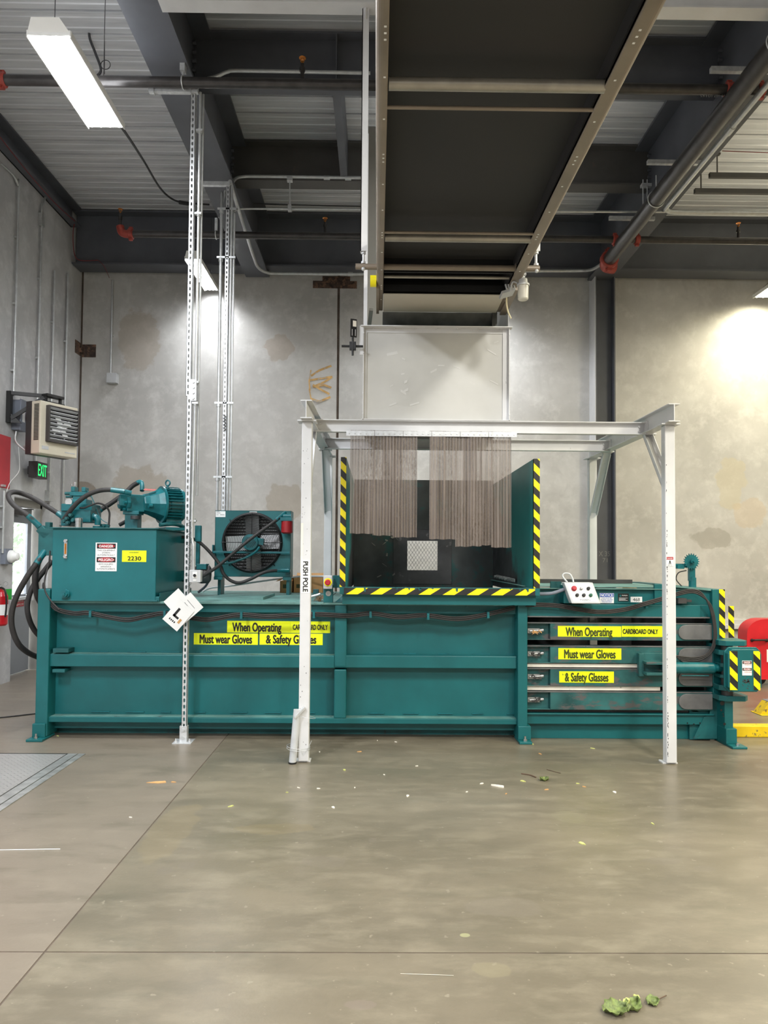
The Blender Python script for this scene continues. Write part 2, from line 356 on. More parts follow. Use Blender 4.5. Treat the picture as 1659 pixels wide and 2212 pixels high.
    def text(s, string, c, R, U, h, w=None, mat=0, bold=0):
        cu = bpy.data.curves.new('t', 'FONT'); cu.body = string; cu.resolution_u = 4
        ob = bpy.data.objects.new('t', cu); C.objects.link(ob); bpy.context.view_layer.update()
        me = bpy.data.meshes.new_from_object(ob.evaluated_get(bpy.context.evaluated_depsgraph_get()))
        vs = [v.co.copy() for v in me.vertices]; fs = [list(p.vertices) for p in me.polygons]
        bpy.data.objects.remove(ob); bpy.data.curves.remove(cu); bpy.data.meshes.remove(me)
        if not vs: return s
        if bold > .015:
            b = bold*1.25; n0 = len(vs); V0 = list(vs); F0 = list(fs)
            for q, (dx, dy) in enumerate(((-b, 0), (b, 0), (-b*.5, b*.6), (b*.5, -b*.6), (-b*.5, -b*.6), (b*.5, b*.6))):
                vs = vs + [Vector((v.x+dx, v.y+dy, 0)) for v in V0]; fs = fs + [[i+n0*(q+1) for i in f] for f in F0]
            for q in range(7):
                for i in range(n0): vs[q*n0+i] = Vector((vs[q*n0+i].x, vs[q*n0+i].y, q*.00012))
        x0 = min(v.x for v in vs); x1 = max(v.x for v in vs)
        ky = h/.70; kx = ky if w is None else w/(x1-x0)
        c = Vector(c); R = Vector(R); U = Vector(U); Nn = R.cross(U)
        return s.add([c + R*((v.x-(x0+x1)/2)*kx) + U*((v.y-.35)*ky) + Nn*v.z for v in vs], fs, mat)

ROOT = {}
def mk(name, mb, mats, parent=None, bev=0, label=None, cat=None, group=None, kind=None, recalc=True):
    me = bpy.data.meshes.new(name)
    off = Vector((0, 0, 0))
    if parent: off = ROOT[parent.name]
    else:
        xs = [v.x for v in mb.v]; ys = [v.y for v in mb.v]; zs = [v.z for v in mb.v]
        off = Vector(((min(xs)+max(xs))/2, (min(ys)+max(ys))/2, min(zs)))
    me.from_pydata([v-off for v in mb.v], [], mb.f)
    if not isinstance(mats, (list, tuple)): mats = [mats]
    for m in mats: me.materials.append(m)
    me.polygons.foreach_set('material_index', mb.m); me.polygons.foreach_set('use_smooth', mb.s)
    if recalc:
        bm = bmesh.new(); bm.from_mesh(me); bmesh.ops.recalc_face_normals(bm, faces=bm.faces); bm.to_mesh(me); bm.free()
    me.update()
    o = bpy.data.objects.new(name, me); C.objects.link(o)
    if parent: o.parent = parent
    else: o.location = off
    ROOT[o.name] = off
    if bev:
        b = o.modifiers.new('bevel', 'BEVEL'); b.width = bev; b.segments = 2; b.limit_method = 'ANGLE'; b.angle_limit = .7
    if label: o['label'] = label
    if cat: o['category'] = cat
    if group: o['group'] = group
    if kind: o['kind'] = kind
    return o
def thing(name, label, cat, loc, group=None):
    o = bpy.data.objects.new(name, None); C.objects.link(o); o.location = loc; o.empty_display_size = .1
    o['label'] = label; o['category'] = cat
    if group: o['group'] = group
    ROOT[o.name] = Vector(loc); return o
def struct(name, mb, mats, parent=None, **k):
    return mk(name, mb, mats, parent, kind=None if parent else 'structure', **k)
def bbox(mb, px0, py0, px1, py1, Y0, Y1, mat=0, Y=None):
    a = D(px0, py0, Y or Y0); b = D(px1, py1, Y or Y0); return mb.box(a.x, b.x, Y0, Y1, a.z, b.z, mat)
RX = Vector((1, 0, 0)); UZ = Vector((0, 0, 1))
def sticker(name, parent, px0, py0, px1, py1, Y, mats, texts=(), rects=(), t=.002, label=None):
    """flat sticker on a face that looks towards -Y. texts: (string, cx, cy, h, w, mat, bold) in 0..1 of the sticker; rects: (x0, y0, x1, y1, mat)"""
    a = D(px0, py0, Y); b = D(px1, py1, Y); m = MB().box(a.x, b.x, Y-t, Y, a.z, b.z)
    w = b.x-a.x; h = a.z-b.z; f = Y-t
    for x0, y0, x1, y1, k in rects:
        X0, X1, Z0, Z1 = a.x+w*x0, a.x+w*x1, a.z-h*y0, a.z-h*y1
        if k < 0:   # ellipse
            k = -k; m.add([((X0+X1)/2+(X1-X0)/2*math.cos(i*pi/12), f-.0009, (Z0+Z1)/2+(Z0-Z1)/2*math.sin(i*pi/12)) for i in range(24)], [list(range(24))], k)
        else: m.poly([(X0, f-.0005, Z1), (X1, f-.0005, Z1), (X1, f-.0005, Z0), (X0, f-.0005, Z0)], k)
    for s, cx, cy, hh, ww, k, bo in texts:
        m.text(s, (a.x+w*cx, f-.0014, a.z-h*cy), RX, UZ, h*hh, w*ww, k, bo)
    return mk(name, m, mats, parent, recalc=False, label=label)
def hazard(m, o, R, U, w, h, pitch=.13, slope=1.0, yel=0, blk=1, phase=0.0, eps=Vector((0, -.0015, 0))):
    """yellow strip w (along R) by h (along U) from corner o, with slanted black bands clipped to it"""
    o = Vector(o); R = Vector(R).normalized(); U = Vector(U).normalized()
    m.poly([o, o+R*w, o+R*w+U*h, o+U*h], yel)
    vert = h > w; L = h if vert else w; Wd = w if vert else h; A = U if vert else R; B = R if vert else U
    t = -Wd*abs(slope) - pitch + phase
    def clip(pl, axis, lim, keep_less):
        out = []
        for i in range(len(pl)):
            p, q = pl[i], pl[(i+1) % len(pl)]
            ip = (p[axis] <= lim) if keep_less else (p[axis] >= lim); iq = (q[axis] <= lim) if keep_less else (q[axis] >= lim)
            if ip: out.append(p)
            if ip != iq:
                k = (lim-p[axis])/(q[axis]-p[axis]); out.append((p[0]+(q[0]-p[0])*k, p[1]+(q[1]-p[1])*k))
        return out
    while t < L + Wd*abs(slope):
        pl = [(t, 0), (t+pitch/2, 0), (t+pitch/2+Wd*slope, Wd), (t+Wd*slope, Wd)]
        pl = clip(clip(pl, 0, 0, False), 0, L, True) if pl else pl
        if len(pl) > 2: m.poly([o + A*a + B*b + eps for a, b in pl], blk)
        t += pitch
    return m

# ================================================================== THE ROOM
XL = -4.35; ZD = 6.4
jx = D(730, 800, BW).x
# floor slabs with open joints
fl = MB()
JX, JY = DZ(300, 1815, 0).x, 2.78
PX1 = -2.22; PY1 = DZ(100, 1629, 0).y   # steel-edged pit, right edge and far edge
g = .004
xs = [(-14, JX-g), (JX+g, 14)]
for (a, b) in xs:
    for (c, d2) in ((-8, JY-g), (JY+g, 10.4)):
        if a < -10 and d2 > 10:
            fl.box(PX1, b, c, d2, -.15, 0); fl.box(a, PX1, PY1+.012, d2, -.15, 0)
        elif a < -10: fl.box(a, b, c, d2, -.15, 0)
        else: fl.box(a, b, c, d2, -.15, 0)
fl.box(-14, 14, -8, 34, -.4, -.15, 1)
fl.box(-14, 14, 10.6, 34, -.15, -.02)
fl.box(JX-g, JX+g, -8, 10.4, -.1, -.003, 1); fl.box(-14, JX-g, JY-g, JY+g, -.1, -.003, 1) if False else fl.box(PX1+.001, JX-g, JY-g, JY+g, -.1, -.002, 1); fl.box(JX+g, 14, JY-g, JY+g, -.1, -.002, 1)
struct('floor', fl, [FLOOR, JOINT])
# back wall: two tilt-up panels and the sealed joint between them
DX0, DX1 = 8.62, 9.55      # door opening along Y
wb = MB(); wb.box(XL+.03, jx-.018, BW, BW+.2, 0, 6.6); wb.box(jx+.018, 14, BW, BW+.2, 0, 6.6); struct('wall_back', wb, CONC_B)
tr = MB(); tr.box(jx-.018, jx+.018, BW+.012, BW+.2, 0, 6.6); tr.box(XL-.0, XL+.03, BW+.01, BW+.2, 0, 6.6); struct('trim_1', tr, JOINT)
wl = MB(); wl.box(XL-.25, XL, -8, DX0, 0, 6.6); wl.box(XL-.25, XL, DX1, BW+.01, 0, 6.6); wl.box(XL-.25, XL, DX0, DX1, 2.2, 6.6); struct('wall_left', wl, CONC_L)
struct('wall_right', MB().box(14, 14.2, -8, BW+.2, 0, 6.6), CONC_B)
struct('wall_front', MB().box(XL-.25, 14.2, -8.2, -8, 0, 6.6), CONC_L)
# roof deck, ribs across the room
dk = MB(); y = BW; prof = []
per = .29
while y > -8:
    prof += [(y, ZD), (y-.012, ZD), (y-.018, ZD+.055), (y-.030, ZD+.055), (y-.036, ZD), (y-.095, ZD), (y-.105, ZD+.007), (y-.165, ZD+.007), (y-.175, ZD), (y-.225, ZD), (y-.235, ZD+.005), (y-.27, ZD+.005), (y-.28, ZD)]
    y -= per
vs = [(XL-.2, a, b) for a, b in prof] + [(14.1, a, b) for a, b in prof]; n = len(prof)
dk.add(vs, [(i, i+1, n+i+1, n+i) for i in range(n-1)]); dk.box(XL-.2, 14.1, -8.2, BW+.2, ZD+.08, ZD+.12)
struct('ceiling', dk, DECK, recalc=False)
# red painted block on the left wall
a = DX(23, 945, XL); b = DX(23, 1057, XL)
struct('trim_2', MB().box(XL, XL+.003, 6.2, a.y, b.z, a.z), REDWALL)
# door in the left wall
dl = MB(); XD = XL-.2
g0 = DX(50, 1130, XD).z; g1 = DX(50, 1283, XD).z
dl.box(XD-.05, XD, DX0+.04, DX1-.07, 0.01, g1); dl.box(XD-.05, XD, DX0+.04, DX1-.07, g0, 2.1)
dl.box(XD-.05, XD, DX0+.04, DX0+.16, g1, g0); dl.box(XD-.05, XD, DX1-.17, DX1-.07, g1, g0)
door = struct('door_1', dl, DOORG, bev=.003)
mk('door_glass', MB().box(XD-.03, XD-.024, DX0+.15, DX1-.16, g1-.01, g0+.01), GLASS, door)
mk('push_bar', MB().box(XD, XD+.05, DX0+.12, DX1-.12, g1-.07, g1-.03).box(XD, XD+.06, DX1-.2, DX1-.09, g1-.09, g1-.01), LBOX, door, bev=.004)
fr = MB(); fr.box(XL-.25, XL-.12, DX0, DX0+.04, 0, 2.2); fr.box(XL-.25, XL-.1, DX1-.05, DX1, 0, 2.2); fr.box(XL-.25, XL-.1, DX0, DX1, 2.11, 2.2)
mk('door_frame', fr, DOORF, door)
mk('door_closer', MB().box(XD, XD+.06, DX0+.2, DX0+.5, 2.0, 2.07).bar((XD+.04, DX0+.4, 2.08), (XD+.1, DX1-.25, 2.09), .02, .012), HEATD, door)
p0 = DX(34, 1294, XD); p1 = DX(51, 1309, XD)
sg = MB(); sg.box(XD, XD+.003, p0.y, p1.y, p1.z, p0.z)
for q, s in enumerate(('EMERGENCY EXIT ONLY', 'ALARM WILL SOUND')):
    sg.text(s, (XD+.0045, (p0.y+p1.y)/2, p0.z-(p0.z-p1.z)*(.3+.42*q)), (0, 1, 0), UZ, .028, abs(p1.y-p0.y)*.86, 1, .01)
mk('door_sign', sg, [REDI, WSTK], door, recalc=False, label='small red sign with white lettering')
# outdoors beyond the door glass
og = MB(); og.box(-40, XL-.25, -8, 60, -.12, -.02); struct('ground_outside', og, M('pale_pavement', (225, 225, 220), .8))
bs_ = MB()
rr = random.Random(3)
for i in range(420):
    c = Vector((-10.2 + rr.gauss(0, .45), 19.5 + rr.gauss(0, .8), 1.75 + rr.gauss(0, .38))); e = Vector((rr.uniform(-1, 1), rr.uniform(-1, 1), rr.uniform(-1, 1))).normalized(); f = e.orthogonal().normalized()
    bs_.add([c-e*.09, c+f*.05, c+e*.09, c-f*.05], [(0, 1, 2, 3)])
bs_.cyl((-10.2, 19.5, -.02), (-10.2, 19.5, 1.8), .05)
mk('bush', bs_, M('hazed_foliage', (190, 214, 176), .8, 0, .1, 5), label='green bush coloured hazy pale seen outside through the door glass', cat='bush')  # leaf colour washed out to put the daylight haze into it

# steel structure overhead
GA, GB = -1.76, 3.2; ZG = 5.55
def girder(name, X, label):
    r = struct(name, MB().ibeam((X, -2, ZG), (X, 10.28, ZG), .34, .83, .028, .016), DARKBEAM)
    pl = MB()
    for yb in (6.6, 8.35):
        for s in (-1, 1):
            for k in range(5): pl.hexb((X + s*.012, yb-.08, 6.26-k*.085), (s, 0, 0), .019, .035); pl.hexb((X + s*.012, yb+.08, 6.26-k*.085), (s, 0, 0), .019, .035)
    mk('bolt_row', pl, DARKBEAM, r)
    return r
girder('trim_3', GA, ''); girder('trim_4', GB, '')
XA = GA+.012; XB = GB-.012
for k, (yy, mt) in enumerate(((6.6, DARKBEAM), (8.35, DARKBEAMB), (4.85, DARKBEAM), (2.6, DARKBEAM))):
    cb = MB().ibeam((XA, yy, 5.9), (XB, yy, 5.9), .2, .48, .02, .012)
    for xx in (-.42, 1.4):
        cb.box(xx, xx+.012, yy-.1, yy+.1, 5.92, 6.36)
    struct('trim_%d' % (5+k), cb, mt)
# short purlin between the two visible cross beams
struct('trim_9', MB().box(-.46, -.38, 6.72, 8.24, 5.92, 5.94).box(-.39, -.38, 6.72, 8.24, 5.94, 6.38).box(-.46, -.38, 6.72, 8.24, 6.37, 6.38), DARKBEAM)
zw = D(600, 574, 10.0).z
wbm = MB().ibeam((XL+.02, 10.16, zw), (14, 10.16, zw), .3, 6.38-zw, .022, .014); struct('trim_10', wbm, DARKBEAM)
# ledger channel under the deck on the left wall
struct('trim_11', MB().box(XL, XL+.14, -8, 10.0, 6.12, 6.14).box(XL, XL+.015, -8, 10.0, 6.12, 6.39).box(XL, XL+.14, -8, 10.0, 6.37, 6.39), DARKBEAM)
# column on the back wall
c0 = D(1287, 900, 10.11).x; c1 = D(1330, 900, 10.11).x
struct('trim_12', MB().box(c0, c0+.018, 10.11, 10.4, 0, zw).box(c1-.018, c1, 10.11, 10.4, 0, zw).box(c0, c1, 10.25, 10.265, 0, zw), DARKBEAM)
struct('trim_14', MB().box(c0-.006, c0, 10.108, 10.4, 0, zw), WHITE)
ch = MB()
ch.text('X 35', (c0+.16, 10.248, D(1305, 1196, 10.2).z), RX, UZ, .07, .16, 0); ch.text('71', (c0+.17, 10.248, D(1305, 1210, 10.2).z), RX, UZ, .06, .07, 0)
mk('chalk_marking', ch, CHALK, label='chalk numbers scribbled on the dark wall column', cat='marking', recalc=False)
# white channel rail low on the back wall
a = D(1588, 1338, 10.35); b = D(1588, 1358, 10.35)
struct('trim_13', MB().box(c1+.02, 14, 10.32, 10.4, b.z, a.z).box(c1+.02, 14, 10.3, 10.4, (a.z+b.z)/2-.01, b.z), WHITE)
# embedded rusty plates
a = D(685, 597, BW); b = D(765, 622, BW)
em = MB().box(a.x+.08, b.x-.06, BW-.012, BW, b.z, a.z).box(a.x-.06, b.x+.04, BW-.004, BW, b.z-.01, b.z+.1).box(a.x+.12, b.x-.1, BW-.02, BW, b.z+.03, a.z-.05)
mk('embed_plate', em, RUST, label='rusty steel plate set in the back wall over the vertical joint', cat='metal plate')
a = D(163, 744, BW); b = D(207, 772, BW)
em = MB().box(a.x+.1, b.x, BW-.006, BW, b.z, a.z).box(XL, a.x+.13, BW-.05, BW-.006, b.z+.06, a.z-.06).box(XL, XL+.008, BW-.18, BW, b.z+.02, a.z+.02)
mk('embed_plate', em, RUST, label='rusty angle plate bridging the corner of the two concrete walls', cat='metal plate')
# orange marker scrawl
og = MB()
for path in ([(672, 812), (690, 800), (716, 790)], [(668, 822), (690, 818), (718, 814), (700, 826), (676, 836), (700, 832), (716, 838)], [(668, 840), (672, 862), (690, 868), (714, 858)], [(676, 832), (700, 846), (712, 852)], [(672, 800), (668, 824), (670, 846)]):
    pts = [D(x, y, BW-.001) for x, y in path]
    for p, q in zip(pts, pts[1:]):
        ko = Vector((0, -.0003*len(og.f), 0)); p = p+ko; q = q+ko; og.bar(p, q, .002, .03, up=(0, 0, 1)) if abs((q-p).normalized().z) < .97 else og.bar(p, q, .018, .002)
mk('wall_scrawl', og, ORNG, label='faded orange scrawl on the back wall left of the white chute', cat='marking')

# ------------------------------------------------------------------ left wall fittings
def wall_conduit(pts, r=.013):
    m = MB(); m.tube(pts, r, 10, 0, 5); return m
def straps(m, X, Y, zs, r=.013):
    for z in zs: m.box(X, X+.03, Y-.035, Y+.035, z-.012, z+.012)
def vcond(label, px, py0, py1, top=None, XX=XL+.028, r=.014, extra=None):
    a = DX(px, py0, XX); b = DX(px, py1, XX); Y = a.y
    b = Vector((XX, Y, b.z)); pts = [Vector((XX, Y, a.z)), b]
    if top: pts = [DX(t[0], t[1], XX) for t in top] + pts
    m = MB(); m.tube([pts[0]] + pts[1:], r, 10, 0, 1 if not top else 5)
    straps(m, XL, Y, [b.z+.3+(a.z-b.z)*k/3 for k in range(3)])
    if extra: extra(m, Y)
    mk('conduit', m, CONDUIT, label=label, cat='conduit')
vcond('metal conduit on the left wall rising from the grey switch box, bent at its top', 40, 425, 860, top=[(0, 352), (28, 378), (38, 400)])
def jb(m, Y):
    p = DX(88, 478, XL); m.box(XL, XL+.05, Y-.04, Y+.04, p.z-.08, p.z+.08)
vcond('metal conduit on the left wall running down to the exit sign', 90, 485, 1000, top=[(102, 412), (94, 440), (90, 465)], extra=jb)
def jb2(m, Y):
    p = DX(112, 1070, XL); m.box(XL, XL+.06, Y-.07, Y+.07, p.z-.09, p.z+.05)
vcond('metal conduit on the left wall ending in a small box beside the door head', 118, 585, 1072, extra=jb2)
vcond('metal conduit nearest the corner of the left and back walls', 147, 590, 1180)
vcond('thin metal conduit by the left picture edge down to the white strobe box', 9, 1060, 1195)
p = D(243, 605, BW-.03); q = D(241, 808, BW-.03); m = MB().cyl((p.x, BW-.03, p.z), (p.x, BW-.03, q.z), .014)
m.box(p.x-.025, p.x+.025, BW-.03, BW, q.z+.55, q.z+.58)
mk('conduit', m, CONDUIT, label='short conduit on the back wall left of the strut posts', cat='conduit')
a = D(231, 806, BW-.1); b = D(251, 826, BW-.1)
mk('junction_box', MB().box(a.x, b.x, BW-.1, BW, b.z, a.z).box(a.x-.004, b.x+.004, BW-.105, BW-.1, b.z-.004, a.z+.004), LBOX, bev=.003, label='grey square box at the foot of the back wall conduit', cat='electrical box')
# strobe box at the left edge
a = DX(14, 1202, XL)
t = thing('alarm_strobe', 'white round strobe on a grey box by the left picture edge', 'alarm', (XL, a.y, a.z))
mk('back_box', MB().box(XL, XL+.06, a.y-.14, a.y+.03, a.z-.09, a.z+.09), GBOX, t, bev=.004)
mk('strobe_lens', MB().lathe((XL+.06, a.y-.03, a.z), (1, 0, 0), [(0, .075), (.03, .075), (.05, .06), (.09, .045), (.1, .02)]), WSTK, t)
# fire extinguisher
a = DX(2, 1290, XL+.1)
t = thing('fire_extinguisher', 'red fire extinguisher with a green tag on the left wall', 'fire extinguisher', (XL+.1, a.y, a.z-.35))
z0 = a.z-.32
mk('cylinder', MB().lathe((XL+.1, a.y, z0), (0, 0, 1), [(0, .06), (.02, .075), (.33, .075), (.38, .05), (.4, .02), (.42, .02)]), EXTRED, t)
mk('label_band', MB().lathe((XL+.1, a.y, z0+.12), (0, 0, 1), [(0, .0765), (.12, .0765)]), WSTK, t, label='white printed label')
mk('valve', MB().cyl((XL+.1, a.y, z0+.41), (XL+.1, a.y, z0+.46), .02).bar((XL+.1, a.y, z0+.46), (XL+.1, a.y-.1, z0+.5), .02, .012).bar((XL+.1, a.y, z0+.44), (XL+.1, a.y-.1, z0+.44), .02, .01).ring((XL+.14, a.y+.02, z0+.47), (0, 1, 0), .025, .003, 16, 5), STEEL, t)
mk('hose', MB().tube([(XL+.1, a.y-.02, z0+.43), (XL+.17, a.y-.05, z0+.4), (XL+.19, a.y-.05, z0+.25), (XL+.18, a.y-.05, z0+.1)], .01), BLACK, t)
mk('bracket', MB().box(XL, XL+.03, a.y-.03, a.y+.03, z0+.05, z0+.42), STEEL, t)
g0_ = DX(9, 1273, XL+.12); g1_ = DX(21, 1295, XL+.12)
mk('inspection_tag', MB().obox(((g0_+g1_)/2), ((.45, .9, 0), (.9, -.45, 0), (0, 0, 1)), (.06, .001, abs(g0_.z-g1_.z)/2)), GREENI, t, label='green inspection tag')
# exit sign
a = DX(81, 999, XL+.17); b = DX(102, 1033, XL+.17)
t = thing('exit_sign', 'dark exit sign with glowing green letters on the left wall over the door', 'exit sign', (XL, (a.y+b.y)/2, b.z))
zc = (a.z+b.z)/2; hw = (b.y-a.y)/2
mk('housing', MB().box(XL+.06, XL+.17, a.y, b.y, zc-.1, zc+.1).box(XL, XL+.06, a.y+.1, b.y-.1, zc-.05, zc+.05), HEATD, t, bev=.004)
mk('lettering', MB().text('EXIT', (XL+.172, (a.y+b.y)/2, zc), (0, 1, 0), UZ, .15, (b.y-a.y)*.84, 0, .01), EXITG, t, recalc=False)
# switch box
za_, zb_ = D(30, 863, 8.5).z, D(30, 928, 8.5).z
t = thing('disconnect_switch', 'grey disconnect switch box with a red lever behind the heater bracket', 'electrical box', (XL, 8.5, zb_))
mk('enclosure', MB().box(XL, XL+.1, 8.5, 8.68, zb_, za_).box(XL+.1, XL+.115, 8.49, 8.69, zb_-.01, za_+.01), GBOX, t, bev=.004)
mk('lever', MB().box(XL+.115, XL+.14, 8.62, 8.66, zb_+.14, zb_+.22).bar((XL+.14, 8.64, zb_+.2), (XL+.2, 8.7, zb_+.26), .03, .03), REDI, t, label='red lever')
mk('rating_label', MB().box(XL+.115, XL+.118, 8.53, 8.59, zb_+.1, zb_+.24), WSTK, t)
# heater on its bracket
hx, hy = D(88, 864, 8.3).x, 8.3
u = Vector((.46, .89, 0)).normalized(); v = Vector((-u.y, u.x, 0))
o = Vector((hx, hy, 0)); ztop = D(88, 864, 8.3).z; zbot = D(84, 978, 8.3).z; HWd, HDp = .52, .24
cen = o + u*HWd/2 + v*HDp/2
t = thing('unit_heater', 'beige electric heater with louvred grille hanging on a black wall bracket', 'heater', (cen.x, cen.y, zbot))
mk('casing', MB().obox((cen.x, cen.y, (ztop+zbot)/2), (u, v, (0, 0, 1)), (HWd/2, HDp/2, (ztop-zbot)/2)), HEATB, t, bev=.008)
s1 = o + v*HDp*.62
mk('rear_casing', MB().obox(s1 + v*HDp*.2 + u*HWd*.5 + Vector((0, 0, (ztop+zbot)/2)), (u, v, (0, 0, 1)), (HWd/2+.004, HDp*.2, (ztop-zbot)/2+.003)), HEATD, t)
vt = MB()
for k in range(26):
    z = zbot + .16 + k*.0165
    vt.obox(o + v*.065 - u*.001 + Vector((0, 0, z)), (u, v, (0, 0, 1)), (.003, .04, .0045))
mk('side_vent', vt, BLACK, t)
gf = MB(); gc = o + u*HWd*.55 - v*.025 + Vector((0, 0, zbot + (ztop-zbot)*.58)); gw, gh = HWd*.39, (ztop-zbot)*.33
for sgn in (-1, 1):
    gf.obox(gc + u*gw*sgn, (u, v, (0, 0, 1)), (.01, .03, gh+.01)); gf.obox(gc + UZ*gh*sgn, (u, v, (0, 0, 1)), (gw, .03, .01))
gf.obox(gc + v*.024, (u, v, (0, 0, 1)), (gw, .002, gh), 1)
mk('grille_frame', gf, [HEATD, BLACK], t)
lv = MB()
for k in range(9):
    z = -gh + (k+.5)*2*gh/9
    lv.obox(gc + UZ*z - v*.015, (u, v*.8 - UZ*.6, v*.6 + UZ*.8), (gw-.008, .016, .0025))
mk('louvre', lv, LBOX, t)
fb = MB(); fb.cyl(gc + v*.018 - UZ*.02, gc + v*.006 - UZ*.02, .025)
for k in range(4):
    aa = k*pi/2+.5; e = u*math.cos(aa) + UZ*math.sin(aa); fb.obox(gc + v*.016 - UZ*.02 + e*.075, (e, e.cross(v), v), (.06, .032, .002))
mk('fan_blade', fb, LIME, t)
mk('nameplate', MB().obox(o + u*HWd*.14 - v*.002 + UZ*(zbot+.07), (u, v, (0, 0, 1)), (.045, .001, .02)), LBOX, t)
mk('nameplate', MB().obox(o + u*HWd*.8 - v*.002 + UZ*(zbot+.05), (u, v, (0, 0, 1)), (.07, .001, .006)), LBOX, t)
br = MB(); wy = DX(16, 860, XL).y
zt = DX(12, 843, XL).z; zl = DX(12, 912, XL).z
for k in (0,):
    br.box(XL, XL+.05, wy-.03, wy+.03, zl, zt)
tipc = Vector((cen.x, cen.y, zt-.02))
br.bar((XL+.03, wy, zt-.02), tipc, .04, .04); br.bar((XL+.05, wy, zl+.05), tipc - Vector((.02, 0, .03)) - u*.1, .04, .04)
br.prism([(XL, wy-.03, zl), (XL+.16, wy+.03, zl), (XL, wy-.03, zl+.15)], (0, .02, 0))
for s_ in (-1, 1):
    w_ = tipc + u*.1*s_
    br.bar(w_, w_ - UZ*(zt-ztop-.0), .03, .03)
br.bar(tipc-u*.12, tipc+u*.12, .1, .03); br.obox((tipc.x, tipc.y, ztop+.012), (u, v, UZ), (.12, .06, .012))
mk('bracket', br, BLACK, t, label='black steel bracket')
p = DX(35, 932, XL+.08); q = D(66, 966, 8.42)
mk('flex_conduit', MB().tube([p, p-UZ*.12, (p.x+.1, p.y+.04, p.z-.22), q + Vector((-.08, .02, .02)), q], .011), CONDUIT, t)
p = DX(40, 965, XL+.02); 
mk('loose_wire', MB().tube([p, DX(42, 1000, XL+.02), DX(40, 1020, XL+.02), DX(22, 1042, XL+.02), DX(14, 1062, XL+.02)], .004, 6), WSTK, label='thin white wire drooping down the left wall under the heater', cat='wire')

# red wires along the top of the left wall and in the corner
m = MB(); m.tube([DX(0, 296, XL+.15), DX(60, 372, XL+.15), DX(120, 440, XL+.15), DX(162, 478, XL+.16)], .006, 6)
pz = D(160, 500, 9.9); m.tube([D(163, 476, 9.9), D(158, 500, 9.9), D(160, 545, 9.95), D(172, 562, 9.95), D(212, 562, 9.95)], .006, 6)
m.tube([D(212, 562, 9.95), D(225, 575, 9.97), D(236, 600, 10.38)], .004, 5)
mk('red_wire', m, REDWIRE, label='dark red wires run along the top of the left wall into the corner', cat='wire')
m = MB(); m.tube([D(0, 303, 8.4) , D(150, 310, 8.45), D(390, 314, 8.45)], .005, 6)
mk('red_wire', m, REDWIRE, label='thin red wire crossing under the roof deck below the big light', cat='wire')

# ------------------------------------------------------------------ lights (fixtures seen)
def fixture(name, label, x, y, z, w, l, tube, cap=True, group=None, ntube=4):
    t = thing(name, label, 'ceiling light', (x, y, z))
    hz = .07
    hs = MB()
    hs.add([(x-w/2, y-l/2, z), (x+w/2, y-l/2, z), (x+w/2, y+l/2, z), (x-w/2, y+l/2, z), (x-w*.32, y-l/2-.06, z+hz), (x+w*.32, y-l/2-.06, z+hz), (x+w*.32, y+l/2+.04, z+hz), (x-w*.32, y+l/2+.04, z+hz)],
           [(0, 1, 5, 4), (1, 2, 6, 5), (2, 3, 7, 6), (3, 0, 4, 7), (4, 5, 6, 7)])
    q = z+.02; hs.poly([(x-w/2, y-l/2, q), (x+w/2, y-l/2, q), (x+w/2, y+l/2, q), (x-w/2, y+l/2, q)])
    for s in (-1, 1): hs.box(x+s*w/2-.004, x+s*w/2+.004, y-l/2, y+l/2, z-.03, z+.02); hs.box(x-w/2, x+w/2, y+s*l/2-.006, y+s*l/2+.006, z-.012, z+.02)
    mk('housing', hs, HOODW, t)
    for k in range(ntube):
        xx = x - w/2 + w*(k+.5)/ntube
        mk('lamp_tube', MB().cyl((xx, y-l/2+.02, z-.014), (xx, y+l/2-.02, z-.014), .012, n=10), tube, t)
    wr = MB()
    for s in (-1, 1):
        yy = y + s*l*.42; wr.cyl((x, yy, z+.16), (x, yy, ZD), .003, n=5); wr.cyl((x-w*.3, yy, z+hz), (x, yy, z+.17), .003, n=5); wr.cyl((x+w*.3, yy, z+hz), (x, yy, z+.17), .003, n=5)
    mk('hanger_wire', wr, DARKW, t)
    return t
fixture('strip_light', 'big lit four-tube light hanging at the upper left', -2.295, 5.385, 5.1, .30, 1.06, TUBE)
fixture('strip_light', 'lit light hanging near the back wall behind the strut posts', -2.413, 9.7, 5.35, .2, 1.08, TUBE)
fixture('strip_light', 'lit light cut off by the right picture edge near the back wall', 5.53, 9.55, 5.28, .36, 1.1, TUBEW)
fixture('strip_light', 'lit light near the back wall mostly hidden behind the conveyor', 1.15, 9.45, 5.33, .3, 1.05, TUBE)
m = MB(); m.tube([D(191, -30, 6.6), D(194, 40, 6.6), D(193, 78, 6.6), D(205, 112, 6.6), D(218, 150, 6.6), D(208, 166, 6.6)], .012, 8); 
mk('power_cord', m, DARKW, label='dark power cord looping down from the roof right of the big light', cat='cable')
m = MB(); m.tube([D(226, -30, 6.7), D(226, 160, 6.7)], .003, 5, sub=1); m.ring(D(228, 140, 6.7), (0, 1, 0), .045, .004, 18, 5); m.ball(D(226, 18, 6.7), .018)
mk('hanger_wire', m, DARKW, label='thin hanging wire with a ring right of the big light', cat='wire')
m = MB(); m.tube([(-2.2, 5.9, 5.13), D(280, 300, 6.4), D(312, 350, 8.0), D(345, 405, 8.6), D(372, 430, 9), D(400, 438, 9.3), D(452, 442, 9.5)], .012, 8)
m.cyl(D(388, 437, 9.2), D(406, 440, 9.3), .025)
mk('power_cord', m, DARKW, label='dark cord drooping from the big light across the roof deck', cat='cable')

